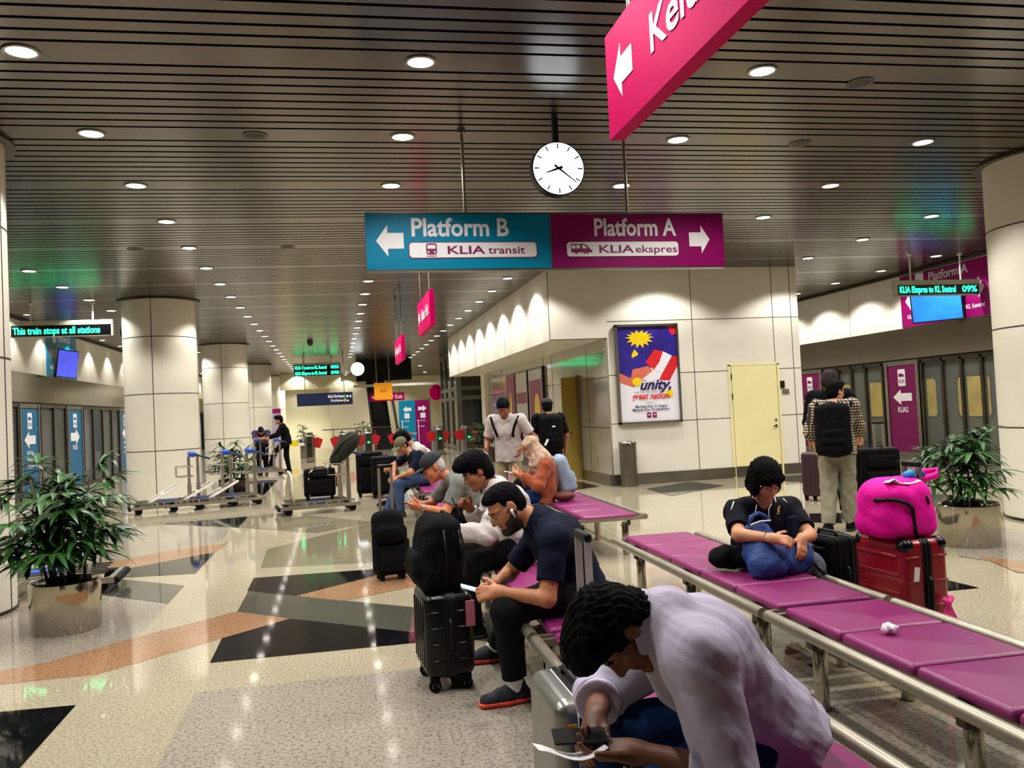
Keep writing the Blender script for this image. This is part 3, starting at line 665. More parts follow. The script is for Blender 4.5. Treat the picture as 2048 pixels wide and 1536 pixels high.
# trains standing behind the doors
TRB = mat('train_body', '#6d6b5a', .4, .5, .06, 1.5); TRW = mat('lit_train_window', '#c9a62c', .4, 0, .25, 2.2, emit=.55); TRL = mat('pale_train_body', '#8d8896', .4, .2, .2, 1.)
def train(X, s, y0, y1, body, win, label, pitch):
    t = thing('train_carriage', label, 'train', (X, (y0+y1)/2, -.3)); L = y1-y0
    m = MB(); m.rbox((s*1.4, 0, 1.75), (2.8, L, 3.4), .25, 4); m.build('body', body, t, True, 40)
    y = -L/2+1.2; n = 0
    while y < L/2-1:
        f = MB(); f.prism(roundrect(1.0, .95, .12), (-s*.004, y, 1.68), -UY if s > 0 else UY, UZ, .02); w = f.build('window_frame', BLACK, t)
        f = MB(); f.prism(roundrect(.88, .83, .09), (-s*.025, y, 1.68), -UY if s > 0 else UY, UZ, .004); f.build('window', win, w); y += pitch
    f = MB(); f.box((-s*.004, 0, .55), (.012, L-.6, .22)); f.build('skirt_stripe', DARKSTEEL, t)
train(XR+.45, 1, 6, 40, TRB, TRW, 'steel train with lit yellow windows behind the right doors', 1.55)
train(XL-.45, -1, 12, 50, TRL, mat('dim_train_window', '#2a2a44', .2, 0, .3, 2.), 'pale train with dark windows behind the left doors', 3.1)
q = atx(256, 812, XL); b = MB(); b.box((XL+.035, q.y, 2.42), (.05, .5, .26)); tag(b.build('emergency_exit_light', mat('exit_green', '#40e020', .5, 0, .1, 3., emit=1.5)), 'small green lit exit sign left of the trolley column', 'sign')
# ================================================================== BENCHES
def make_bench(label):
    t = thing('bench', label, 'bench', (0, 0, 0), 0, 'purple benches in two rows'); L = 2.62
    for k in range(5):
        m = MB(); m.rbox((0, -L/2+.262+.524*k, .424), (.56, .512, .052), .024, 5); m.build('seat_pad', PADV, t, True, 60)
    for s in (-1, 1):
        m = MB(); m.cyl((s*.368, -L/2, .413), (s*.368, L/2, .413), .03, 16); m.build('side_tube', GALV, t, True, 50)
    m = MB()
    for e in (-1, 1): m.box((0, e*(L/2-.012), .404), (.72, .022, .035))
    m.box((0, 0, .39), (.5, L-.04, .012)); m.build('seat_frame', GALV, t)
    for y in (-1.05, 0, 1.05):
        m = MB()
        for s in (-1, 1): m.prism([(.37, .425), (.33, .4), (.2, .405), (.2, .37), (.27, .335), (.2, .30), (.2, .335), (0, .37), (0, .405)][:5]+[(.19, .3), (.285, .3), (.29, .36)], (0, y+.025, 0), (s, 0, 0), UZ, .05 if s > 0 else -.05)
        m.box((0, y, .385), (.46, .05, .025)); m.build('leg_bracket', DARKSTEEL, t)
        for s in (-1, 1):
            m = MB(); m.lathe([(.03, 0), (.036, .01), (.036, .32), (.03, .335)], 16, (s*.235, y, 0)); m.build('leg', CHROME, t, True, 50)
    return t
LX = lambda y: 1.285+.024*(y-4); RX = lambda y: 2.535+.03*(y-4)
B = make_bench('purple bench in the foreground under the man in the grey shirt'); B.location = (LX(2.7), 2.7, 0); B.rotation_euler = (0, 0, -.024)
for fx, y, lb in ((LX, 5.375, 'purple bench under the man in the navy T-shirt'), (LX, 9.32, 'purple bench under the old man in the dark cap'), (LX, 13.27, 'purple bench under the man in jeans and olive cap'),
                 (RX, 2.7, 'empty purple bench at the lower right corner with a crumpled tissue'), (RX, 5.375, 'purple bench under the woman with the blue bag'),
                 (RX, 9.32, 'purple bench under the woman in orange cardigan'), (RX, 13.27, 'far purple bench behind the woman in orange cardigan')):
    dup(B, (fx(y), y, 0), -.024 if fx is LX else -.03, lb)

# ================================================================== PALMS
def palm(x, y, r, h, fh, spread, nfan, label, seed, pm=CHROME, nst=7, res=4, lw=1.):
    rg = random.Random(seed); t = thing('potted_palm', label, 'plant', (x, y, 0))
    m = MB(); m.lathe([(r*.98, 0), (r, .01), (r, h), (r-.012, h+.004), (r-.02, h-.005), (r-.02, h-.07)], 40, caps=False); m.build('planter', pm, t, True, 50)
    m = MB(); m.lathe([(.001, h-.055), (r-.018, h-.06)], 30, caps=False); m.build('soil', SOIL, t)
    st = MB(); lf = MB()
    for k in range(nst):
        a = rg.uniform(0, 6.28); d = rg.uniform(.02, r*.55); b = Vector((d*math.cos(a), d*math.sin(a), h-.06))
        top = b+Vector((math.cos(a)*spread*rg.uniform(.05, .3), math.sin(a)*spread*rg.uniform(.05, .3), (fh-h)*rg.uniform(.45, .8)))
        st.tube([b, b.lerp(top, .5)+Vector((rg.uniform(-.02, .02), rg.uniform(-.02, .02), 0)), top], [.013, .011, .008], 6)
        for q in range(nfan):
            f = (q+.5)/nfan; base = b.lerp(top, .35+.65*f); az = rg.uniform(0, 6.28); el = math.radians(rg.uniform(-5, 60)*f+10)
            L = spread*rg.uniform(.22, .46)
            dr = Vector((math.cos(az)*math.cos(el), math.sin(az)*math.cos(el), math.sin(el))); tip = base+dr*L+Vector((0, 0, -.03))
            st.tube([base, base.lerp(tip, .5)+Vector((0, 0, .02)), tip], [.005, .004, .003], 5, False)
            sd = dr.cross(UZ).normalized(); nl = rg.randint(6, 8)
            for i in range(nl):
                g = math.radians(-85+170*i/(nl-1))+rg.uniform(-.08, .08); ll = spread*rg.uniform(.46, .66)*(1-.25*abs(g)/1.5); ww = .0145*lw*rg.uniform(.8, 1.25)*spread/.5
                d1 = (dr*math.cos(g)+sd*math.sin(g)).normalized(); sw = d1.cross(UZ)
                sw = (sw.normalized() if sw.length > .05 else sd)
                vs = []
                for s in range(res+1):
                    u = s/res; wv = ww*(.35+1.0*math.sin(math.pi*min(1, u*.82+.1)))*(1-.6*u*u) if s < res else .001
                    c = tip+d1*ll*u+Vector((0, 0, -ll*(.06*u+.42*u*u*rg.uniform(.8, 1.2))))
                    vs += [c-sw*wv+Vector((0, 0, .3*wv)), c, c+sw*wv+Vector((0, 0, .3*wv))]
                lf.add(vs, [f_ for s in range(res) for f_ in ((3*s, 3*s+1, 3*s+4, 3*s+3), (3*s+1, 3*s+2, 3*s+5, 3*s+4))])
    st.build('stem', STEM, t, True); lf.build('foliage', LEAF, t, True)
    return t
palm(-2.13, 7.2, .255, .38, 1.5, .58, 7, 'leafy palm in a polished steel planter at the lower left', 3, CHROME, 13, 4, 1.25)
palm(6.12, 7.2, .29, .40, 1.36, .54, 7, 'leafy palm in a polished steel planter at the right edge', 11, CHROME, 8, 4, 1.2)
palm(-2.25, 19.4, .32, .32, 1.35, .55, 6, 'palm in a dark planter behind the row of parked trolleys', 5, DARKSTEEL, 8, 3, 1.3)
palm(-1.15, 35.2, .3, .5, 1.55, .5, 5, 'small far palm behind the left ticket gate', 8, STEEL, 6, 3, 1.4)
palm(1.2, 38.2, .33, .5, 1.6, .5, 5, 'small far palm left of the escalator', 9, STEEL, 6, 3, 1.4)
palm(4.45, 25.2, .3, .45, 1.5, .52, 5, 'palm beside the glass lift, left of the man in the white shirt', 14, STEEL, 8, 3, 1.3)

# ---- litter bin
q = atz(1257, 972); t = thing('litter_bin', 'cylindrical stainless litter bin below the unity poster', 'bin', (q.x, 15.05, 0))
m = MB(); m.lathe([(.165, 0), (.165, .78)], 40, caps=False); m.build('body', STEEL, t, True)
m = MB(); m.lathe([(.168, .78), (.175, .785), (.175, .83), (.16, .85), (.11, .85), (.105, .8)], 40, caps=False); m.build('top_ring', CHROME, t, True, 40)
m = MB(); m.lathe([(.11, .8), (.001, .8)], 30, caps=False); m.build('opening', BLACK, t)

# ================================================================== LUGGAGE TROLLEYS
def make_trolley(label, flap=True):
    t = thing('luggage_trolley', label, 'trolley', (0, 0, 0), 0, 'airport luggage trolleys')
    m = MB()
    for s in (-1, 1):
        m.box((0, s*.3, .12), (1.3, .04, .055)); m.box((0, s*.29, .2), (.9, .02, .02))
        for x in (-.3, -.1, .1, .3): m.box((x, s*.295, .165), (.04, .02, .06))
    for x in (-.62, -.2, .2, .55): m.box((x, 0, .13), (.05, .6, .03))
    m.build('base_frame', GALV, t)
    m = MB()
    for y in (-.2, -.07, .07, .2): m.box((-.05, y, .21), (1.0, .04, .015))
    m.build('deck_slats', STEEL, t)
    m = MB(); m.box((.0, 0, .19), (.3, .2, .06)); m.build('brake_box', BLUEPLASTIC, t)
    for x, y in ((-.52, -.26), (-.52, .26), (.52, -.26), (.52, .26)):
        m = MB(); m.cyl((x, y-.022, .065), (x, y+.022, .065), .065, 18); m.build('wheel', RUBBER, t, True, 40)
    m = MB(); m.cyl((-.66, -.3, .11), (-.66, .3, .11), .035, 10); m.build('bumper', RUBBER, t, True, 40)
    for s in (-1, 1):
        m = MB(); m.box((.44+s*.09, s*.13, .56), (.05, .05, .86)); m.box((.44+s*.09, s*.13, .3), (.07, .055, .34)); m.build('upright', GALV, t)
    m = MB()
    for z in (.62, .8):
        m.tube([(.42, -.26, z), (.14, -.26, z), (.14, .26, z), (.42, .26, z)], .008, 6)
        m.tube([(.42, -.26, z), (.42, .26, z)], .008, 6)
    for y in (-.26, -.13, 0, .13, .26): m.tube([(.42, y, .62), (.14, y, .62), (.14, y, .8)], .005, 5)
    m.build('basket', GALV, t, True)
    m = MB(); m.rbox((.42, 0, 1.02), (.12, .5, .1), .04, 3); m.build('handle_head', BLUEPLASTIC, t, True, 50)
    m = MB(); m.tube([(.44, -.22, 1.03), (.7, -.22, .93), (.72, 0, .92), (.7, .22, .93), (.44, .22, 1.03)], .02, 8); m.build('push_handle', mat('navy_handle', '#14264e', .4), t, True)
    if flap:
        m = MB(); R = Matrix.Rotation(math.radians(-28), 3, 'Y')
        for y in (-.22, .22): m.box((-.1, y, .33), (.62, .09, .035), R)
        m.box((-.1, 0, .33), (.05, .46, .02), R); m.build('raised_flap', WHITEPAINT, t)
    else:
        m = MB(); m.tube([(-.42, -.25, .15), (-.46, -.25, .66), (-.47, -.2, .7), (-.47, .2, .7), (-.46, .25, .66), (-.42, .25, .15)], .014, 8); m.build('front_rail', WHITEPAINT, t, True)
    return t
T1 = make_trolley('foremost of the nested luggage trolleys in front of the pale column'); ang = math.atan2(.57, 2.27)
T1.location = (-3.05, 16.35, 0); T1.rotation_euler = (0, 0, ang)
dup(T1, (-2.48, 16.5, 0), ang, 'middle of the nested luggage trolleys in front of the pale column'); dup(T1, (-2.05, 16.62, 0), ang, 'last of the nested luggage trolleys, nearest the mid palm')
T2 = make_trolley('luggage trolley carrying the black case with a yellow strap', False); T2.location = (-.33, 14.45, 0); T2.rotation_euler = (0, 0, .14)
dup(T2, (-2.15, 25.3, 0), .1, 'luggage trolley the two standing men lean on')
dup(T2, (-2.75, 25.9, 0), .1, 'luggage trolley parked left of the two standing men')
q = atz(226, 1186); dup(T2, (q.x-.66, q.y+.3, 0), math.pi+.06, 'luggage trolley mostly hidden behind the left palm planter')

# ================================================================== SUITCASES AND BAGS
def suitcase(name, label, loc, rz, w, d, h, m_, hard=True, tele=0., band=BLACK, guards=False, cat='suitcase', whl=.05, ribs=5, tele_side=-1):
    # w along x (thickness between shells), d along y, h up; zip band in the middle of w
    t = thing(name, label, cat, loc, rz); z0 = whl*1.42; rr = .05 if hard else .035
    m = MB(); m.rbox((0, 0, z0+(h-z0)/2), (w, d, h-z0), rr, 5)
    m.build('shell', m_, t, True, 60)
    m = MB()
    def loop(e):
        ps = []
        for q, (sy, sz) in enumerate(((1, 1), (-1, 1), (-1, -1), (1, -1))):
            for i in range(6):
                g = math.radians(90*q+18*i); ps.append((sy*(d/2-rr)+(rr+e)*math.cos(g), z0+(h-z0)/2+sz*((h-z0)/2-rr)+(rr+e)*math.sin(g)))
        return ps
    if hard:
        a_, b_ = loop(-.004), loop(.004); n_ = len(a_); hw_ = .03
        m.add([(x, *p) for x, L_ in ((-hw_, a_), (-hw_, b_), (hw_, b_), (hw_, a_)) for p in L_], [(r_*n_+i, r_*n_+(i+1) % n_, (r_+1)*n_+(i+1) % n_, (r_+1)*n_+i) for r_ in range(3) for i in range(n_)])
        for x in (-.012, .012): m.tube([(x, *p) for p in loop(.005)], .004, 6, close=True)
    else:
        for x in (-.05, .05): m.tube([(x, *p) for p in loop(.002)], .008, 6, close=True)
    m.build('zip_band', band, t, True, 50)
    if hard:
        m = MB()
        if not ribs: m.rbox((w/2-.06, .1, h+.002), (.05, .1, .012), .004, 2)
        for s in ((-1, 1) if ribs else ()):
            for q in range(ribs):
                if guards: m.rbox((s*w/2, 0, z0+.1+(h-z0-.2)*q/(ribs-1)), (.014, d-.1, .024), .005, 2); continue
                y = -d/2+rr+.02+(d-2*rr-.04)*q/(ribs-1); m.rbox((s*w/2, y, z0+(h-z0)/2), (.012, .03, h-z0-.12), .005, 2)
            for e in (-1, 1):
                for q in range(4): m.rbox((s*(w/4+.01), e*d/2, z0+.1+(h-z0-.2)*q/3), (w*.34, .01, .012), .004, 1)
        m.build('rib', m_, t, True, 50)
    else:
        m = MB(); m.rbox((-w/2-.02, 0, z0+(h-z0)*.36), (.07, d*.82, (h-z0)*.55), .03, 4); m.rbox((-w/2-.012, 0, z0+(h-z0)*.8), (.05, d*.75, (h-z0)*.2), .024, 4); m.build('front_pocket', m_, t, True, 60)
    for sx in (-1, 1):
        for sy in (-1, 1):
            f = MB(); f.box((sx*(w/2-.05), sy*(d/2-.05), z0+.002), (.05, .05, whl*.7)); f.cyl((sx*(w/2-.05)-.012, sy*(d/2-.05), whl*.62), (sx*(w/2-.05)+.012, sy*(d/2-.05), whl*.62), whl*.62, 16)
            f.cyl((sx*(w/2-.05), sy*(d/2-.05)-.013, whl*.62), (sx*(w/2-.05), sy*(d/2-.05)+.013, whl*.62), whl*.62, 16)
            f.mi = 1; f.cyl((sx*(w/2-.05), sy*(d/2-.05)-.0145, whl*.62), (sx*(w/2-.05), sy*(d/2-.05)+.0145, whl*.62), whl*.36, 12); f.build('wheel', [RUBBER, STEEL], t, True, 40)
    m = MB(); m.tube([(.0, -.09, h), (.0, -.08, h+.03), (.0, .08, h+.03), (.0, .09, h)], .011, 8); m.build('top_handle', BLACK, t, True)
    m = MB(); m.tube([(.0, -d/2, z0+(h-z0)*.5-.1), (.0, -d/2-.03, z0+(h-z0)*.5-.08), (.0, -d/2-.03, z0+(h-z0)*.5+.08), (.0, -d/2, z0+(h-z0)*.5+.1)], .011, 8); m.build('side_handle', BLACK, t, True)
    if tele:
        m = MB(); x = tele_side*(w/2-.035)
        for s in (-1, 1): m.box((x, s*.06, (h+tele)/2), (.022, .024, tele-h+.02))
        m.mi = 1; m.rbox((x, 0, tele+.01), (.03, .155, .035), .012, 3); m.build('telescopic_handle', [GALV, BLACK], t)
    if guards:
        for sx in (-1, 1):
            for sy in (-1, 1): m = MB(); m.rbox((sx*(w/2-.045), sy*(d/2-.045), h-.042), (.1, .1, .092), .045, 4); m.build('corner_guard', BLACKGLOSS, t, True, 60)
    return t
SILVER = mat('silver_shell', '#8e8d88', .3, .75, .06, 3.); REDSH = mat('red_shell', '#8e0a1a', .28, .1, .1, 3., coat=.3)
ca = suitcase('suitcase', 'black ribbed hard suitcase standing in front of the man in the navy T-shirt', (.565, 4.86, 0), .06, .28, .42, .545, BLACKGLOSS, True, 0., ribs=5, whl=.055)
TAGPINK = mat('pink_tag', '#b06070', .5)
m = MB(); m.box((.115, -.225, .43), (.05, .01, .14)); m.build('luggage_tag', TAGPINK, ca)
sc = suitcase('suitcase', 'silver hard suitcase beside the knee of the man in the grey shirt', (.79, 2.94, 0), .0, .22, .42, .56, SILVER, True, 1.07, ribs=0, tele_side=1)
STK = mat('yellow_sticker', '#e8e010', .5); STO = mat('orange_sticker', '#f0a010', .5)
m = MB(); m.box((-.055, -.2115, .47), (.03, .003, .035)); m.box((.045, -.2115, .47), (.03, .003, .035)); m.mi = 1; m.box((-.06, -.2125, .478), (.022, .003, .02)); m.build('sticker', [STK, STO], sc)
m = MB()
for x in (-.033, .033): m.tube([(x, -.214, .1), (x, -.214, .51), (x, -.199, .5455), (x, -.164, .562), (x, .15, .564)], .003, 6)
m.build('rim_strip', SIGNWHITE, sc)
m = MB(); m.tube([(.06, -.08, .56), (.065, -.07, .605), (.065, .07, .605), (.06, .08, .56)], .014, 8); m.build('grey_top_handle', GALV, sc, True)
cab = suitcase('suitcase', 'small black cabin suitcase standing in the aisle with a raised handle', (.46, 8.06, 0), 1.75, .22, .3, .5, BLACKFAB, False, 1.06, whl=.04, tele_side=1)
suitcase('suitcase', 'large red hard suitcase with black corner guards', (3.265, 4.42, 0), .05, .31, .44, .70, REDSH, True, 1.1, guards=True, whl=.055, ribs=5, tele_side=1)
suitcase('suitcase', 'small black suitcase half hidden left of the red suitcase', (3.17, 5.02, 0), .1, .22, .34, .62, BLACKFAB, False, 0.)
suitcase('suitcase', 'tall black soft suitcase beside the plaid man', (6.72, 9.45, 0), 1.4, .3, .5, .84, BLACKFAB, False, 1.16, tele_side=-1)
suitcase('suitcase', 'dark suitcase behind the plaid man near the wall corner', (6.95, 11.1, 0), .4, .3, .45, .72, mat('plum_case', '#2a1016', .5), True)
suitcase('suitcase', 'black soft suitcase with a yellow strap lying on the luggage trolley', (-.3, 14.42, .2), 1.6, .26, .5, .52, BLACKFAB, False)
suitcase('suitcase', 'tall black suitcase at the back of the pair by the gate', (.62, 16.6, 0), 1.6, .3, .5, .86, BLACKFAB, False, whl=.05)
c2 = suitcase('suitcase', 'black suitcase with a white tag at the front of the pair by the gate', (.88, 16.15, 0), 1.55, .3, .48, .78, BLACKFAB, False, whl=.05)
m = MB(); m.box((-.2, .05, .38), (.004, .16, .09), Matrix.Rotation(.5, 3, 'X')); m.build('luggage_tag', SIGNWHITE, c2)
def strap(parent, pts, r, m_, name='strap'): b = MB(); b.tube(pts, r, 6); return b.build(name, m_, parent, True)

# ================================================================== TICKET GATES, ESCALATOR, GLASS LIFT, FAR THINGS
GRN = mat('green_arrow_light', '#18ff60', .4, emit=2.5)
def make_gate(x, label, flaps=(-1, 1), go=True):
    t = thing('ticket_gate', label, 'gate', (x, 32, 0), 0, 'ticket gates')
    m = MB(); m.prism(roundrect(1.3, .36, .16, 6), (0, 0, 0), UX, UY, .001); m = MB()
    m.rbox((0, .0, .5), (.3, 1.3, 1.0), .06, 4); m.build('cabinet', STEEL, t, True, 50)
    m = MB(); m.rbox((0, 0, 1.03), (.26, 1.0, .1), .04, 3); m.build('reader_top', CHROME, t, True, 50)
    m = MB(); m.box((0, -.653, .56), (.2, .01, .75)); m.build('front_panel', DARKSTEEL, t)
    m = MB(); m.T = Matrix.Translation((0, -.66, .62)) @ Matrix.Rotation(math.radians(90), 4, 'X'); m.lathe([(.09, 0), (.09, .006)], 20)
    if go: m.mi = 1; m.T = None; m.prism([(-.06, 0), (0, .06), (0, .022), (.06, .022), (.06, -.022), (0, -.022), (0, -.06)], (0, -.667, .62), UX, UZ, .002)
    m.build('direction_light', [BLACK, GRN], t)
    for s in flaps:
        m = MB(); m.prism([(.14, .86), (.28, .9), (.48, .8), (.36, .48), (.14, .52)], (0, .1, 0), (s, 0, 0), UZ, .03 if s > 0 else -.03); m.build('flap', RED, t)
    return t
for x, lb, fl, go in ((-.96, 'leftmost ticket gate with a dark round light', (1,), False), (.25, 'ticket gate hidden behind the grey holdall on the trolley', (-1, 1), False), (1.18, 'ticket gate above the black suitcases with a green arrow', (-1, 1), True), (2.4, 'ticket gate behind the men on the far bench', (-1, 1), True), (3.84, 'ticket gate just right of the tall information board', (-1, 1), True), (4.95, 'ticket gate nearest the glass lift', (-1, 1), True), (6.0, 'rightmost ticket gate behind the lift palm', (-1,), True)):
    make_gate(x, lb, fl, go)
t = thing('escalator', 'dark escalator rising to the floor above beyond the gates', 'escalator', (2.25, 39.5, 0)); STEPD = mat('escalator_step', '#141311', .55, .2, .2, 4.)
m = MB()
for k in range(26):
    z = .18*k; y = .31*k; m.box((0, y+.155, z+.0), (.82, .31, .18)); m.mi = 1; m.box((0, y-.002, z+.085), (.82, .01, .012)); m.mi = 0
m.build('steps', [STEPD, DARKSTEEL], t)
for s in (-1, 1):
    m = MB(); m.prism([(-.6, -.0), (8.1, 4.7), (8.1, 5.5), (.2, 1.0), (-.6, .95)], (s*.55, 0, 0), UY, UZ, .12); m.build('balustrade', CHROME, t)
    m = MB(); m.tube([(s*.58, -.7, .6), (s*.58, -.65, .98), (s*.58, .1, 1.06), (s*.58, 8.1, 5.55)], .045, 8); m.build('handrail', RUBBER, t, True)
m = MB(); m.box((2.35, 39.9, 3.8), (2.6, .2, 1.1)); struct(m.build('escalator_opening_dark', VOID))  # black slab stands in for the unlit space of the opening
m = MB(); m.box((3.0, 39.7, 3.02), (4.2, .14, .12)); struct(m.build('trim_12', WHITEPAINT))
t = thing('glass_lift', 'dark glass lift shaft with steel posts beyond the ticket gates', 'lift', (6.7, 36.2, 0))
m = MB()
for x in (-1.72, -.35, -.1, 1.6): m.box((x, -2.5, 2.08), (.2 if x < -1 else .12, .14, 4.16))
for y in (-.8, 1., 2.6): m.box((-1.75, y, 2.08), (.12, .14, 4.16))
for z in (.12, 2.15, 2.55, 4.05): m.box((0, -2.5, z), (3.5, .1, .16)); m.box((-1.75, 0, z), (.1, 5.1, .16))
m.build('steel_frame', mat('lift_steel', '#6a675c', .4, .7, .1, 2.), t)
m = MB(); m.box((0, -2.49, 2.05), (3.3, .02, 4.0)); m.box((-1.74, 0, 2.05), (.02, 4.9, 4.0)); m.build('glass', DARKGLASS, t)
m = MB(); m.box((.8, 1.8, 2.05), (1.6, .2, 4.0)); m.box((.2, .6, 1.4), (1.4, 1.6, 2.6)); m.build('lift_car', mat('lift_dark', '#2a332f', .4, .3, .2, 1.), t)
t = thing('barrier', 'low white and yellow barrier left of the leftmost ticket gate', 'barrier', (-1.75, 36, 0))
m = MB(); m.box((0, 0, .62), (.95, .05, .3)); m.mi = 1; m.box((-.1, -.03, .6), (.6, .02, .26)); m.build('board', [SIGNWHITE, PY], t)
for s in (-1, 1): m = MB(); m.box((s*.42, 0, .24), (.05, .3, .48)); m.build('foot', SIGNWHITE, t)
q = at(550, 850, 45); t = thing('notice_board', 'purple and white notice on the far column', 'sign', (q.x, 45, 0)); m = MB(); m.box((0, 0, 1.1), (.62, .05, 2.2)); m.mi = 1; m.box((0, -.03, 2.1), (.62, .01, .24)); m.build('panel', [mat('notice_lilac', '#a89aae', .5, 0, .1, 4.), PURPLE], t)
q = at(407, 850, 33); b = MB(); b.box((q.x-.5, 33.2, 1.15), (.5, .12, 2.2)); tag(b.build('display_stand', mat('blue_grey_stand', '#2a3f5e', .5, 0, .3, 2.)), 'blue grey display stand between the two nearest left columns', 'stand')
m = MB()
for x in (-.1, .9, 2.9): m.box((x, 37.5, .55), (.03, .03, 1.1))
m.box((.9, 37.5, 1.08), (3.0, .04, .04)); tag(m.build('guard_rail', STEEL), 'steel guard rail in front of the far escalator', 'railing')
# ================================================================== PEOPLE: one smooth skin per body, clothes as children
def NP(v): return np.array(v, dtype=np.float64)
def nz(v): v = NP(v); return v/np.linalg.norm(v)
class Soft:
    """smooth union of tapered limbs and ellipsoids, meshed with surface nets"""
    def __init__(s): s.p = []; s.clip = []
    def cone(s, a, b, ra, rb, k=.02, lat=None, fa=False, fb=False, neg=False):
        s.p.append(('c', NP(a), NP(b), ra, rb, k, lat, fa, fb, neg)); return s
    def ell(s, c, r, R=None, k=.02, neg=False):
        s.p.append(('e', NP(c), NP(r) if not np.isscalar(r) else NP((r, r, r)), np.eye(3) if R is None else NP(R), k, neg)); return s
    def chain(s, pts, rs, k=.01, **kw):
        for i in range(len(pts)-1): s.cone(pts[i], pts[i+1], rs[i], rs[i+1], k, **kw)
        return s
    def box(s):
        lo = NP((9e9,)*3); hi = -lo
        for q in s.p:
            if q[-1]: continue
            l, h = s._bb(q); lo = np.minimum(lo, l); hi = np.maximum(hi, h)
        return lo, hi
    def _bb(s, q):
        if q[0] == 'c':
            r = max(q[3], q[4])*(q[6][1] if q[6] else 1.); return np.minimum(q[1], q[2])-r, np.maximum(q[1], q[2])+r
        r = q[2].max(); return q[1]-r, q[1]+r
    def mesh(s, res, disp=None):
        lo, hi = s.box(); lo = lo-3*res; hi = hi+3*res
        n = np.ceil((hi-lo)/res).astype(int)+1; F = np.full(n, .2, dtype=np.float32)
        ax = [lo[i]+res*np.arange(n[i]) for i in range(3)]
        for q in s.p:
            k = q[5] if q[0] == 'c' else q[4]; l, h = s._bb(q); mg = k+3*res
            i0 = np.clip(np.floor((l-mg-lo)/res).astype(int), 0, n-1); i1 = np.clip(np.ceil((h+mg-lo)/res).astype(int)+1, 1, n)
            if (i1 <= i0).any(): continue
            X, Y, Z = np.meshgrid(*[ax[i][i0[i]:i1[i]] for i in range(3)], indexing='ij', sparse=True)
            if q[0] == 'c':
                _, a, b, ra, rb, k, lat, fa, fb, neg = q; ba = b-a; L2 = max(ba@ba, 1e-9); px, py, pz = X-a[0], Y-a[1], Z-a[2]
                h0 = (px*ba[0]+py*ba[1]+pz*ba[2])/L2; hh = np.clip(h0, 0, 1)
                qx, qy, qz = px-ba[0]*hh, py-ba[1]*hh, pz-ba[2]*hh
                if lat:
                    u = lat[0]; w = (qx*u[0]+qy*u[1]+qz*u[2])*(1-1/lat[1]); qx, qy, qz = qx-u[0]*w, qy-u[1]*w, qz-u[2]*w
                d = np.sqrt(qx*qx+qy*qy+qz*qz)-(ra+(rb-ra)*hh); Ln = math.sqrt(L2)
                if fa: d = np.maximum(d, -h0*Ln)
                if fb: d = np.maximum(d, (h0-1)*Ln)
            else:
                _, c, r, R, k, neg = q; px, py, pz = X-c[0], Y-c[1], Z-c[2]
                u = [(px*R[0, i]+py*R[1, i]+pz*R[2, i])/r[i] for i in range(3)]
                k0 = np.sqrt(u[0]**2+u[1]**2+u[2]**2); k1 = np.sqrt((u[0]/r[0])**2+(u[1]/r[1])**2+(u[2]/r[2])**2)+1e-9
                d = k0*(k0-1)/k1
            sl = tuple(slice(i0[i], i1[i]) for i in range(3)); A = F[sl]
            if neg:
                d = -d; hh = np.maximum(k-np.abs(A-d), 0)/k; F[sl] = np.maximum(A, d)+hh*hh*k*.25
            else:
                hh = np.maximum(k-np.abs(A-d), 0)/k; F[sl] = np.minimum(A, d)-hh*hh*k*.25
        if s.clip or disp:
            X, Y, Z = np.meshgrid(*ax, indexing='ij', sparse=True)
            if disp: F += disp(X, Y, Z)
            for p, m in s.clip: F = np.maximum(F, (X-p[0])*m[0]+(Y-p[1])*m[1]+(Z-p[2])*m[2])
        return nets(F.astype(np.float32), lo, res)
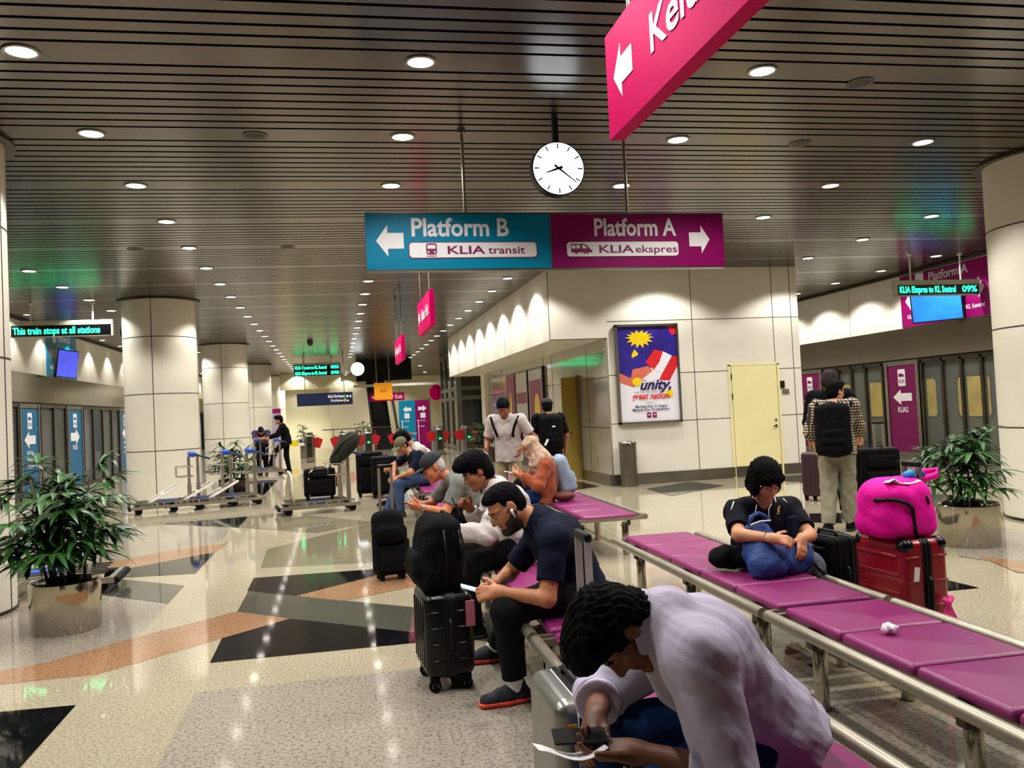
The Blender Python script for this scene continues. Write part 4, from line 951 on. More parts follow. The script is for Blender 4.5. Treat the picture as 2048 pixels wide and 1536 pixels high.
def nets(F, lo, res):
    S_ = F < 0; n = np.array(F.shape)
    cs = [S_[i:n[0]-1+i, j:n[1]-1+j, k:n[2]-1+k] for i in (0, 1) for j in (0, 1) for k in (0, 1)]
    anyv = cs[0].copy(); allv = cs[0].copy()
    for c in cs[1:]: anyv |= c; allv &= c
    act = anyv & ~allv; idx = np.argwhere(act); ids = np.full(act.shape, -1, dtype=np.int64); ids[act] = np.arange(len(idx))
    acc = np.zeros((len(idx), 3)); cnt = np.zeros(len(idx)); off = [(i, j, k) for i in (0, 1) for j in (0, 1) for k in (0, 1)]
    val = {o: F[idx[:, 0]+o[0], idx[:, 1]+o[1], idx[:, 2]+o[2]].astype(np.float64) for o in off}
    for o in off:
        for a in range(3):
            if o[a]: continue
            e = list(o); e[a] = 1; e = tuple(e); A, B_ = val[o], val[e]; ch = (A < 0) != (B_ < 0); t = np.where(ch, A/np.where(ch, A-B_, 1), 0)
            p = np.tile(NP(o), (len(idx), 1)); p[:, a] = t; acc += p*ch[:, None]; cnt += ch
    V = lo+res*(idx+acc/np.maximum(cnt, 1)[:, None]); Q = []
    for a in range(3):
        b, c = (a+1) % 3, (a+2) % 3; s0 = [slice(None)]*3; s1 = [slice(None)]*3; s0[a] = slice(0, n[a]-1); s1[a] = slice(1, n[a])
        E = S_[tuple(s0)] != S_[tuple(s1)]; ii = np.argwhere(E); ok = (ii[:, b] >= 1) & (ii[:, c] >= 1) & (ii[:, b] < n[b]-1) & (ii[:, c] < n[c]-1); ii = ii[ok]
        if not len(ii): continue
        def cell(db, dc): q = ii.copy(); q[:, b] -= db; q[:, c] -= dc; return ids[q[:, 0], q[:, 1], q[:, 2]]
        q = np.stack([cell(1, 1), cell(0, 1), cell(0, 0), cell(1, 0)], 1); ins = S_[ii[:, 0], ii[:, 1], ii[:, 2]]
        q[~ins] = q[~ins][:, ::-1]; Q.append(q)
    return V, np.concatenate(Q) if Q else np.zeros((0, 4), int)
def put(name, soft, res, m, parent, disp=None):
    V, Q = soft.mesh(res, disp); base = NP(parent.location) if parent is not None else NP((0, 0, 0))
    me = bpy.data.meshes.new(name); me.vertices.add(len(V)); me.vertices.foreach_set('co', (V-base).astype(np.float32).ravel())
    me.loops.add(len(Q)*4); me.loops.foreach_set('vertex_index', Q.astype(np.int32).ravel()); me.polygons.add(len(Q))
    me.polygons.foreach_set('loop_start', np.arange(0, len(Q)*4, 4, dtype=np.int32)); me.polygons.foreach_set('use_smooth', [True]*len(Q))
    me.materials.append(m); me.update(); me.validate()
    o = bpy.data.objects.new(name, me); COL.objects.link(o)
    if parent is not None: o.parent = parent
    return o
def folds(amp, wl, seed, dirs=None):
    rg = np.random.RandomState(seed); D = [(rg.normal(size=3), rg.uniform(0, 6.28), rg.uniform(.7, 1.6)) for _ in range(5)]
    def f(X, Y, Z):
        out = 0; w = .5*np.sin(X*17+Y*11+1.3)+.5*np.sin(Z*19-Y*13+seed)
        for d, ph, sc in D:
            d = d/np.linalg.norm(d); q = np.sin((X*d[0]+Y*d[1]+Z*d[2])*6.28/wl*sc+ph+2.2*w); out = out+q*np.abs(q)
        return (amp*.45*out).astype(np.float32)
    return f
def ik(a, c, l1, l2, hint):
    a, c, hint = NP(a), NP(c), NP(hint); d = c-a; L = np.linalg.norm(d); u = d/L; L = min(max(L, abs(l1-l2)+.02), l1+l2-.004); c = a+u*L
    x = (l1*l1-l2*l2+L*L)/(2*L); h = math.sqrt(max(l1*l1-x*x, 0)); p = hint-a; p = p-u*(p@u)
    p = p/max(np.linalg.norm(p), 1e-6); return a+u*x+p*h, c
def hand(s, w, d, n, tside, curl=(25, 35, 25), hs=1., spread=.0, thumb=(.55, .75, -.25), extra=None):
    """palm, four fingers and a thumb; d towards the fingers, n out of the back of the hand, tside towards the thumb"""
    w, d, n = NP(w), nz(d), NP(n); n = nz(n-d*(n@d)); t = np.cross(d, n); t = t if t@NP(tside) > 0 else -t; q = lambda x, y, z: w+hs*(d*x+t*y+n*z)
    for y0, y1 in ((.02, .031), (.008, .011), (-.006, -.010), (-.018, -.029)): s.cone(q(0, y0, 0), q(.083, y1, .002), .0155*hs, .0125*hs, .014)
    s.cone(q(-.02, 0, 0), q(.02, 0, 0), .024*hs, .022*hs, .02, lat=(t, 1.25))
    for i, (y, L) in enumerate(((.031, .072), (.011, .08), (-.010, .075), (-.029, .058))):
        p = q(.085, y, .002); a = 0.; pts = [p]; yy = spread*(1.5-i)
        for ph, f in ((.46, 0), (.30, 1), (.24, 2)):
            a += math.radians(curl[f]+(4*i if f < 2 else 0)); dd = d*math.cos(a)-n*math.sin(a)+t*yy; p = p+dd*L*ph*hs; pts.append(p)
        s.chain(pts, [.0105*hs, .0092*hs, .0085*hs, .0072*hs], .004)
    p = q(.012, .026, -.004); td = nz(d*thumb[0]+t*thumb[1]+n*thumb[2]); p1 = p+td*.042*hs; td2 = nz(td+d*.45); p2 = p1+td2*.034*hs; p3 = p2+nz(td2+d*.2-n*.1)*.026*hs
    s.chain([p, p1, p2, p3], [.0155*hs, .0125*hs, .0105*hs, .0085*hs], .008)
def head_frame(c, f, u, s=1.):
    f = nz(f); u = NP(u); u = nz(u-f*(u@f)); l = np.cross(u, f); c = NP(c); return (lambda x, y, z: c+s*(f*x+l*y+u*z)), np.stack([f, l, u], 1)
def head(s, hp, R, k=1., fem=False):
    E = lambda c, r, kk=.02, neg=False: s.ell(hp(*c), [v*k for v in r], R, kk*k, neg)
    Cn = lambda a, b, ra, rb, kk=.012, neg=False: s.cone(hp(*a), hp(*b), ra*k, rb*k, kk*k, neg=neg)
    E((-.012, 0, .035), (.098, .076, .088)); E((.032, 0, -.04), (.066, .06, .085), .03)
    for y in (-1, 1):
        Cn((-.005, y*.056, -.055), (.068, y*.016, -.105), .019, .02, .02); E((.056, y*.042, -.03), (.028, .024, .03), .02)
        Cn((.086, y*.008, .024), (.064, y*.052, .022), .011, .011, .014)
    E((.074, 0, -.104), (.024, .022, .018), .016)
    for y in (-1, 1):
        E((.099, y*.032, .002), (.02, .02, .014), .014, True); E((.074, y*.032, .001), (.016, .0165, .013), .006)
    Cn((.090, 0, .014), (.113, 0, -.030), .0085, .0125, .01)
    for y in (-1, 1): E((.099, y*.0125, -.034), (.011, .009, .009), .007)
    Cn((.090, -.016, -.0665), (.090, .016, -.0665), .0065, .0065, .006); Cn((.087, -.014, -.0775), (.087, .014, -.0775), .0075, .0075, .006); E((.1, 0, -.072), (.012, .02, .0022), .003, True)
    for y in (-1, 1): E((-.008, y*.078, -.006), (.022, .0095, .032), .006); E((-.002, y*.088, -.004), (.012, .005, .018), .005, True)
def hair_of(name, parent, hp, R, k, style, m, res, seed=1):
    s = Soft(); E = lambda c, r, kk=.02, neg=False: s.ell(hp(*c), [v*k for v in r], R, kk*k, neg); u_ = R[:, 2]
    if style == 'fade':
        E((-.014, 0, .0385), (.1005, .0785, .0905)); E((.02, 0, .086), (.074, .06, .043), .02); E((-.05, 0, -.012), (.0615, .073, .07), .02)
        E((.1, 0, -.034), (.075, .11, .1), .034, True); E((.045, 0, -.115), (.085, .13, .085), .01, True); E((-.02, 0, -.16), (.12, .12, .085), .012, True)
        for y in (-1, 1): E((-.006, y*.08, -.014), (.026, .03, .034), .005, True); E((.064, y*.077, .026), (.028, .028, .034), .025, True)
    elif style == 'under':
        E((-.014, 0, .037), (.1005, .0785, .085)); E((-.048, 0, -.016), (.067, .0785, .078), .02); E((.07, 0, .06), (.08, .12, .1), .01, True)
        E((.045, 0, -.115), (.085, .13, .085), .01, True); E((-.02, 0, -.16), (.12, .12, .085), .012, True); s.clip.append((hp(0, 0, .05), u_))
        for y in (-1, 1): E((-.006, y*.08, -.014), (.026, .03, .034), .005, True)
    elif style == 'short':
        E((-.016, 0, .045), (.104, .085, .1)); E((-.05, 0, -.016), (.07, .0825, .085), .02); E((.045, 0, .1), (.065, .068, .042), .02); E((.028, 0, .03), (.03, .083, .045), .01)
        E((.104, 0, -.034), (.078, .1, .09), .03, True); E((.045, 0, -.125), (.088, .13, .09), .01, True); E((-.02, 0, -.175), (.12, .12, .09), .012, True)
        for y in (-1, 1): E((.0, y*.085, -.012), (.028, .03, .034), .006, True); E((.068, y*.08, .02), (.028, .028, .032), .02, True)
    elif style == 'thick':
        E((-.018, 0, .052), (.112, .093, .106)); E((-.055, 0, -.018), (.074, .087, .092), .02); E((.05, 0, .105), (.075, .08, .055), .03); E((.1, 0, .092), (.036, .06, .032), .03)
        E((.112, 0, -.05), (.066, .1, .087), .022, True); E((.05, 0, -.135), (.088, .13, .09), .01, True); E((-.02, 0, -.18), (.12, .12, .09), .012, True)
        for y in (-1, 1): E((.0, y*.09, -.018), (.026, .032, .034), .006, True)
    elif style == 'bob':
        E((-.02, 0, .045), (.118, .102, .112)); E((-.045, 0, -.04), (.085, .098, .1), .03)
        for y in (-1, 1): E((.015, y*.082, -.03), (.045, .022, .075), .02)
        E((.065, 0, .066), (.045, .085, .04), .02); E((.118, 0, -.05), (.105, .074, .09), .012, True); E((0, 0, -.16), (.16, .16, .08), .02, True)
    f, l, u = R[:, 0], R[:, 1], R[:, 2]; c0 = hp(0, 0, 0)
    def strands(X, Y, Z):
        x = ((X-c0[0])*l[0]+(Y-c0[1])*l[1]+(Z-c0[2])*l[2]); z = (X-c0[0])*f[0]+(Y-c0[1])*f[1]+(Z-c0[2])*f[2]; w = (X-c0[0])*u[0]+(Y-c0[1])*u[1]+(Z-c0[2])*u[2]
        return (.0018*np.sin(x*310+6*np.sin(z*40+seed))+.002*np.sin(z*150+x*210+4*np.sin(w*50))).astype(np.float32)*{'thick': 1.6, 'bob': 1.5, 'short': 1.1}.get(style, .6)
    return put(name, s, res, m, parent, strands if res < .009 else None)
HAIRB = mat('black_hair', '#040304', .65, 0, .4, 40., .5, 300., spec=.07); HAIRG = mat('grey_hair', '#b5aca0', .6, 0, .2, 40., .4, 300.); HAIRBR = mat('brown_hair', '#1e100c', .6, 0, .3, 40., .4, 300., spec=.2)
STUB = mat('dark_stubble', '#24150f', .7, 0, .4, 90., .3, 400.)
SK = {k: mat('skin_'+k, c, .5, 0, .08, 26., .12, 220.) for k, c in (('tan', '#b4744c'), ('brown', '#9a5c3a'), ('fair', '#d09068'), ('red', '#c47450'), ('dark', '#70442c'))}
def person(label, J, look, skin, H=1.74, g=1., res=.012, top=None, bottom=None, shoes=None, hair=('short', HAIRB), fem=False, hands=True, hs=1., extras=None, seed=1, headk=1., handres=None, feet=(None, None), fold=.004):
    """J: joints in metres; wrists and ankles are reached by two-bone limbs bent towards the hinted elbows and knees"""
    sc = H/1.74; J = {k: NP(v) for k, v in J.items()}; b = J['pel'].copy(); b[2] = 0.
    t = thing('person', label, 'person', tuple(b)); lat = nz(J['shL']-J['shR']); P = J
    for sd in 'LR':
        P['el'+sd], P['wr'+sd] = ik(P['sh'+sd], P['wr'+sd], .295*sc, .255*sc, P['el'+sd])
        hl = P.get('hlat', lat); P['hip'+sd] = P['pel']+(1 if sd == 'L' else -1)*NP(hl)*.088*sc+NP((0, 0, -.015))
        P['kn'+sd], P['an'+sd] = ik(P['hip'+sd], P['an'+sd], .43*sc, .42*sc, P['kn'+sd])
    up = nz(P['neck']-P['pel']); hp, R = head_frame(P['head'], look[0], look[1], headk*sc)
    def trunk(s, e, k=.03):
        L1 = (lat, 1.32)
        s.cone(P['pel'], P['waist'], .118*g+e, .106*g+e, k, L1); s.cone(P['waist'], P['chest'], .106*g+e, .122*g+e, k, L1)
        u = nz(P['neck']-P['chest']); s.cone(P['chest'], P['neck']-u*.05, .120*g+e, .078+e, k, (lat, 1.25))
        for q in 'LR': s.cone(P['neck']-u*.045, P['sh'+q], .05+e, .054*g+e, .05); s.cone(P['chest'], P['sh'+q], .08+e, .06*g+e, .05)
    def arm(s, q, e, upto, k=.02, flat=False, f=1.):
        a, m_, w = P['sh'+q], P['el'+q], P['wr'+q]
        if upto <= 1: s.cone(a, a+(m_-a)*upto, .057*g*f+e, (.057-.013*upto)*g*f+e, k, fb=flat); return
        s.cone(a, m_, .057*g*f+e, .044*g*f+e, k); s.cone(m_, m_+(w-m_)*(upto-1), .044*g*f+e, (.044-.015*(upto-1))*g*f+e, k, fb=flat)
    def leg(s, q, e, upto=2., k=.03, flat=False, shin=1.):
        a, m_, w = P['hip'+q], P['kn'+q], P['an'+q]; gg = .5+.5*g
        if upto <= 1: s.cone(a, a+(m_-a)*upto, .086*gg+e, (.086-.026*upto)*gg+e, k, fb=flat); return
        s.cone(a, m_, .086*gg+e, .059*gg+e, k); s.cone(m_, m_+(w-m_)*(upto-1), .058*gg*shin+e, (.058-.02*(upto-1))*gg*shin+e, k, fb=flat)
    # body
    s = Soft(); trunk(s, -.006)
    for q in 'LR':
        arm(s, q, -.004, 2); leg(s, q, -.006); s.ell(P['kn'+q]*.62+P['an'+q]*.38-NP(look[0])*0, (.045, .045, .09), None, .03)
        fd = J.get('foot'+q, None); fd = nz(fd if fd is not None else (look[0][0], look[0][1], 0)); s.cone(P['an'+q]+NP((0, 0, -.03)), P['an'+q]+fd*.14+NP((0, 0, -.055)), .032, .026, .03)
        hd = J.get('hd'+q); hn = J.get('hn'+q); tsd = J.get('ht'+q)
        fa = P['wr'+q]-P['el'+q]
        if hands: hand(s, P['wr'+q], nz(fa)*.5+nz(hd) if hd is not None else fa, hn if hn is not None else (0, 0, 1), tsd if tsd is not None else look[0], J.get('curl'+q, (25, 35, 25)) if not isinstance(J.get('curl'+q), type(None)) else (25, 35, 25), hs*sc, thumb=tuple(J['thumb'+q]) if 'thumb'+q in J else (.55, .75, -.25))
    nk = hp(-.03, 0, -.06); s.cone(P['neck']-up*.03, nk, .056*(.8+.2*g), .05, .03); head(s, hp, R, headk*sc, fem)
    put('body', s, res, SK[skin], t)
    ctx = dict(t=t, P=P, hp=hp, R=R, k=headk*sc, trunk=trunk, arm=arm, leg=leg, lat=lat, up=up, res=res, g=g, sc=sc)
    if top:                                   # (material, sleeve reach 0..2, ease, flat cuffs, hem drop)
        m_, sl, e, hem = top; s = Soft(); trunk(s, e)
        d = nz(P['pel']-P['waist']); s.cone(P['waist'], P['pel']+d*hem, .108*g+e, .125*g+e, .03, (lat, 1.34), fb=True)
        for q in 'LR': arm(s, q, e*1.05, sl, flat=True, f=1.06)
        s.cone(P['neck']-up*.012, hp(-.02, 0, -.05), .062*(.8+.2*g), .062, .012, neg=True)
        s.cone(P['neck']+nz(look[0])*.03+up*.005, hp(.05, 0, -.1), .05, .05, .012, neg=True)
        s.clip.append((P['pel']+d*hem, d)) if top[3] > 0 else None
        put('shirt', s, max(res*.9, .005), m_, t, folds(fold, .13, seed) if res < .013 else None)
    if bottom:
        m_, e, reach = bottom; s = Soft(); d = nz(P['waist']-P['pel'])
        s.cone(P['pel']-d*.01, P['pel']+d*.07, .12*g+e*.5, .112*g+e*.5, .03, (lat, 1.32), fb=True)
        for q in 'LR': leg(s, q, e, reach, flat=True, shin=1.12)
        put('trousers', s, max(res, .007), m_, t, folds(fold*.8, .15, seed+5) if res < .013 else None)
    if shoes:
        m_, ms = shoes
        for q in 'LR':
            fd = J.get('foot'+q, None); fd = nz(fd if fd is not None else (look[0][0], look[0][1], 0)); fd = nz((fd[0], fd[1], 0)); z0 = max(P['an'+q][2]-.088, 0); a = P['an'+q].copy(); a[2] = z0; sd = np.cross((0, 0, 1), fd)
            Z = lambda x, z: a+fd*x+NP((0, 0, z))
            s = Soft(); s.cone(Z(-.045, .04), Z(.05, .045), .04, .042, .02); s.cone(Z(.05, .042), Z(.165, .03), .042, .034, .02, (sd, 1.12)); s.cone(Z(-.03, .05), Z(-.012, .105), .04, .043, .02, fb=True); s.cone(Z(.0, .07), Z(.09, .055), .035, .03, .02)
            s.clip.append((Z(0, .02), NP((0, 0, -1)))); sh = put('shoe', s, max(res*.8, .005), m_, t)
            s = Soft(); s.cone(Z(-.048, .02), Z(.05, .02), .042, .044, .02); s.cone(Z(.05, .02), Z(.17, .022), .045, .037, .02, (sd, 1.12)); s.clip += [(Z(0, .026), NP((0, 0, 1))), (Z(0, .002), NP((0, 0, -1)))]; so = put('sole', s, max(res*.8, .005), ms, t)
    if hair: hair_of('hair', t, hp, R, headk*sc, hair[0], hair[1], max(min(res*.8, .009), .005), seed)
    if res < .011:                            # brows and lashes
        m = MB(); bl = P['pel'].copy(); bl[2] = 0
        for y in (-1, 1):
            m.tube([hp(.088-bx*.012, y*(.016+bx*.034), .021+.005*math.sin(bx*3)) - bl + R[:, 0]*.009 for bx in (0, .33, .66, 1)], [.003, .0045, .004, .002], 6)
            m.tube([hp(.090-bx*.008, y*(.019+bx*.026), -.003-.003*math.sin(bx*3.1)) - bl for bx in (0, .33, .66, 1)], [.0015, .0024, .0024, .0015], 6)
        m.build('eyebrows', HAIRB, t, True)
    return ctx
def cap_on(c, m_, brim=True, res=.008):
    hp, R, k, t = c['hp'], c['R'], c['k'], c['t']; s = Soft(); s.ell(hp(-.012, 0, .048), [v*k for v in (.113, .094, .098)], R, .01)
    s.clip.append((hp(0, 0, .034), -R[:, 2]*.97-R[:, 0]*.15)); o = put('cap', s, res, m_, t)
    s = Soft(); s.ell(hp(.125, 0, .045), [v*k for v in (.085, .082, .012)], R, .01); s.ell(hp(.13, 0, .022), [v*k for v in (.1, .11, .012)], R, .01, True); b = put('brim', s, res*.7, m_, t); b.parent = o; return o
def glasses(c, m_):
    hp, t = c['hp'], c['t']; b = NP(t.location); m = MB(); L = lambda *a: Vector(hp(*a)-b)
    for y in (-1, 1):
        m.tube([L(.112, y*(.034)+.024*math.cos(q*.4), .0+.018*math.sin(q*.4)) for q in range(16)], .0016, 5, close=True); m.tube([L(.108, y*.058, .006), L(.06, y*.077, .008), L(-.005, y*.083, .006)], .0018, 5)
    m.tube([L(.113, -.012, .004), L(.116, 0, .006), L(.113, .012, .004)], .0015, 5); return m.build('glasses', m_, t, True)
def collar(c, m_, h=.035, r=.066):
    s = Soft(); P = c['P']; a = P['neck']-c['up']*.02; b = c['hp'](-.03, 0, -.075); u = nz(b-a); s.cone(a, a+u*(h+.02), r+.012, r+.006, .004, fa=True, fb=True); s.cone(a-u*.03, a+u*(h+.08), r, r-.004, .004, neg=True)
    return put('collar', s, min(c['res'], .005), m_, c['t'])
def slab_item(name, label, cat, c, d, n, size, m_, screen=None, parent=None):
    """a thin rectangular thing (phone, ticket) with its length along d and its face along n"""
    d, n = nz(d), NP(n); n = nz(n-d*(n@d)); x = np.cross(d, n); Rm = Matrix([[d[i], x[i], n[i]] for i in range(3)]); t = thing(name, label, cat, tuple(c)); m = MB(); m.rbox((0, 0, 0), size, min(size[2]*.49, .004), 2, Rm); m.build('case', m_, t)
    if screen: m = MB(); m.box(Rm @ Vector((0, 0, size[2]/2+.0004)), (size[0]*.92, size[1]*.9, .0006), Rm); m.build('screen', screen, t)
    return t
def backpack(label, c, back, up, w, h, d, m_, res=.01, straps=None, seed=3, sag=0., name='backpack'):
    """c centre, back the direction away from the wearer"""
    bk, u = nz(back), NP(up); u = nz(u-bk*(u@bk)); l = np.cross(u, bk); c = NP(c); t = thing(name, label, 'bag', tuple(c)); R = np.stack([l, bk, u], 1); s = Soft()
    Q = lambda x, y, z: c+l*x+bk*y+u*z
    r = d*.3
    for x in (-1, -.33, .33, 1):
        for y in (-1, 1): s.cone(Q(x*(w/2-r), y*(d/2-r), -h/2+r), Q(x*(w/2-r)*.92, y*(d/2-r)*.8-(.02 if y > 0 else 0), h/2-r), r, r*.95, .06)
    s.cone(Q(0, 0, -h/2+r), Q(0, 0, h/2-r), r*1.1, r, .08); put('pack', s, res, m_, t, folds(.003+sag, .14, seed) if res < .012 else None)
    s = Soft(); s.cone(Q(-w*.22, d*.42, -h*.22), Q(w*.22, d*.42, -h*.22), d*.22, d*.22, .03); s.cone(Q(-w*.2, d*.42, -h*.05), Q(w*.2, d*.42, -h*.05), d*.2, d*.18, .05); put('front_pocket', s, res, m_, t)
    m = MB(); m.tube([Vector(v)-Vector(c) for v in (Q(-.04, -r*.6, h/2-.015), Q(-.035, -r*.6, h/2+.025), Q(.035, -r*.6, h/2+.025), Q(.04, -r*.6, h/2-.015))], .009, 6); m.build('grab_handle', BLACK, t, True)
    if straps is not None:
        m = MB()
        for pts in straps: m.tube([Vector(v)-Vector(c) for v in pts], .018, 6)
        m.build('shoulder_strap', BLACKFAB, t, True)
    return t
# ------------------------------------------------------------------ who is here
A = at
def dn(v, z): v = Vector(v); v.z = z; return v
MX, MY = NP((-1, 0, 0)), NP((0, 1, 0))
LILAC = mat('lilac_grey_shirt', '#b9b0c4', .92, 0, .06, 5., .1, 300., spec=.2); NAVYT = mat('navy_tshirt', '#080f24', .85, 0, .12, 8., .25, 240., spec=.15)
WHITESH = mat('white_shirt', '#bdb3ae', .85, 0, .06, 8., .2, 240.); GREYT = mat('grey_tshirt', '#6a6c66', .9, 0, .12, 8., .2, 240.); JEANS = mat('blue_jeans', '#14305e', .85, 0, .25, 12., .3, 300., spec=.15)
LJEANS = mat('light_jeans', '#2f4468', .85, 0, .25, 12., .3, 300.); BLACKT = mat('black_cloth', '#060608', .85, 0, .25, 10., .2, 240., spec=.12); CHARC = mat('charcoal_cloth', '#0b0b0d', .85, 0, .2, 10., .2, 240., spec=.15)
ORANGEC = mat('orange_cardigan', '#8e3e18', .9, 0, .12, 12., .3, 200., sheen=.2); KHAKI = mat('khaki_cloth', '#9a8e68', .9, 0, .15, 10., .3, 240.); BEIGEP = mat('stone_trousers', '#85806a', .9, 0, .15, 10., .3, 240.); PURPLET = mat('violet_tshirt', '#241a40', .85, 0, .15, 8.)
CORAL = mat('coral_sole', '#e8482a', .5, 0, .1, 30.); SHOEB = mat('navy_mesh_shoe', '#12131f', .75, 0, .3, 60., .5, 300.); DSOLE = mat('dark_sole', '#1a1a1a', .7); OLIVE = mat('olive_cap', '#5a543c', .85, 0, .1, 14.); GREYTR = mat('grey_trousers', '#5a5766', .85, 0, .15, 12.)
WATCH = mat('watch_steel', '#c8c4b8', .2, .9)
# --- the man in the grey shirt, nearest
J = dict(pel=dn(A(1518, 1500, 2.38), .565), waist=A(1480, 1402, 2.38), chest=A(1398, 1306, 2.37), neck=A(1306, 1226, 2.36), head=A(1236, 1262, 2.35),
         shL=A(1398, 1318, 2.18), elL=A(1400, 1540, 2.12), wrL=A(1262, 1502, 2.2), shR=A(1345, 1275, 2.56), elR=A(1228, 1355, 2.72), wrR=A(1190, 1438, 2.38),
         knR=A(1128, 1470, 2.62), knL=A(1190, 1590, 2.12), hlat=(0, -1, 0))
J['anR'] = Vector((A(1135, 1470, 2.62).x+.06, 2.62, .09)); J['anL'] = Vector((A(1190, 1560, 2.12).x+.1, 2.1, .09))
J.update(hdL=(-1, .12, .12), hnL=(0, .35, -1), htL=(0, -1, .5), curlL=(14, 22, 14), thumbL=(.8, .5, -.35), hdR=(-.55, -.45, -.6), hnR=(-.6, .1, .75), htR=(.2, -1, -.1), curlR=(16, 24, 16), thumbR=(.75, .5, -.3), footR=MX, footL=MX)
c = person('person in a lilac grey shirt and jeans bent over a phone, nearest the camera', J, ((-.27, -.16, -.95), (-.95, -.05, .28)), 'dark', 1.78, 1.16, .0065, (LILAC, 1.28, .028, .10), (JEANS, .006, 2), (BLACKT, DSOLE), ('thick', HAIRB), seed=2, fold=.0045, headk=1.0)
collar(c, LILAC, .095, .082)
P1 = c
for q in 'LR':                                 # rolled cuffs
    s = Soft(); e, w = c['P']['el'+q], c['P']['wr'+q]; d = nz(w-e); s.cone(e+d*.045, e+d*.105, .077, .072, .006, fa=True, fb=True); put('rolled_cuff', s, .006, LILAC, c['t'], folds(.003, .08, 9))
u = nz(c['P']['neck']-c['P']['chest'])
hw = c['P']['wrL']+nz((-1, .15, .1))*.1
slab_item('smartphone', 'dark smartphone held by the man in the grey shirt', 'phone', hw+NP((-.035, .02, .035)), (-1, .1, .05), (-.1, -.2, 1), (.15, .072, .009), BLACKGLOSS, None)
s = hw+NP((-.07, -.02, .004)); m = MB(); vs = []
for i in range(9):
    for k in range(4): vs.append((s[0]-.1+.024*i, s[1]-.04+.027*k, s[2]+.02+.022*math.cos(i*.55+.4)-.004*k))
m.add(vs, [(4*i+k, 4*i+k+1, 4*i+k+5, 4*i+k+4) for i in range(8) for k in range(3)]); o = m.build('paper_ticket', SIGNWHITE, None, True); tag(o, 'curled white paper ticket under the phone of the man in the grey shirt', 'ticket'); md = o.modifiers.new('thick', 'SOLIDIFY'); md.thickness = .0008
# --- the man in the navy T-shirt with glasses
J = dict(pel=dn(A(1155, 1185, 4.45), .585), waist=A(1142, 1128, 4.45), chest=A(1112, 1078, 4.45), neck=A(1066, 1030, 4.45), head=A(1012, 1013, 4.45),
         shL=A(1108, 1080, 4.25), elL=A(1085, 1180, 4.2), wrL=A(998, 1184, 4.3), shR=A(1078, 1072, 4.66), elR=A(1022, 1140, 4.72), wrR=A(985, 1172, 4.55),
         knL=A(1025, 1180, 4.28), knR=A(985, 1180, 4.68), hlat=(0, -1, 0))
f1, f2 = atz(1032, 1405), atz(990, 1322); J['anL'] = f1+Vector((0, 0, .09)); J['anR'] = f2+Vector((0, 0, .09))
J.update(hdL=(-1, .2, -.15), hnL=(-.2, -.8, .5), htL=(-.3, .2, 1), curlL=(30, 45, 25), hdR=(-1, -.25, -.2), hnR=(-.1, .9, .5), htR=(-.3, -.2, 1), curlR=(30, 40, 25), footL=(-1, -.12, 0), footR=(-1, -.05, 0))
c = person('person in a navy T-shirt and glasses bent forward over a phone', J, ((-.80, -.12, -.59), (-.59, 0, .80)), 'tan', 1.78, 1.1, .0065, (NAVYT, .72, .012, .05), (CHARC, .016, 1.87), (SHOEB, CORAL), ('fade', HAIRB), seed=4, fold=.0045)
P2 = c; glasses(c, WATCH)
for q in 'LR':
    an, kn = c['P']['an'+q], c['P']['kn'+q]; d = nz(kn-an); s = Soft(); s.cone(an-d*.03, an+d*.05, .047, .046, .01, fb=True); put('sock', s, .006, SIGNWHITE, c['t'])
    m = MB(); b = NP(c['t'].location)
    for k in range(4): f0 = an+MX*(.045+.022*k)-b; m.tube([Vector(f0+NP((0, -.024, -.012-.009*k))), Vector(f0+NP((-.004, 0, -.004-.009*k))), Vector(f0+NP((0, .024, -.012-.009*k)))], .0035, 5)
    m.build('shoelace', BLACK, c['t'], True)
hp, R, k = c['hp'], c['R'], c['k']; s = Soft()
s.cone(hp(-.002, .0, -.075), hp(.07, 0, -.102), .05, .032, .02)
for y in (-1, 1): s.cone(hp(.0, y*.056, -.045), hp(.068, y*.017, -.104), .0225, .0245, .02)
s.ell(hp(.085, 0, -.102), (.022, .024, .02), R, .016)
for y in (-1, 1): s.ell(hp(.035, y*.048, -.062), (.042, .0215, .034), R, .02); s.cone(hp(.002, y*.066, -.03), hp(.03, y*.055, -.07), .013, .016, .012)
s.cone(hp(.02, 0, -.1), hp(.03, 0, -.09), .045, .045, .02); s.cone(hp(.089, -.02, -.058), hp(.089, .02, -.058), .008, .008, .01); s.clip.append((hp(0, 0, -.034), R[:, 2])); put('beard', s, .005, STUB, c['t'])
m = MB(); b = NP(c['t'].location); m.tube([Vector(hp(.006, .088, -.012)-b), Vector(hp(.012, .092, -.02)-b), Vector(hp(.016, .09, -.055)-b)], [.008, .007, .0045], 8); m.build('earbud', SIGNWHITE, c['t'], True)
collar(c, NAVYT, .008, .062)
hw = (c['P']['wrL']+c['P']['wrR'])/2
slab_item('smartphone', 'smartphone held low in both hands of the man in the navy T-shirt', 'phone', hw+NP((-.12, 0, .01)), (-1, 0, .35), (.3, -.1, 1), (.14, .07, .009), mat('phone_glow', '#b8c8e8', .3, emit=.4))
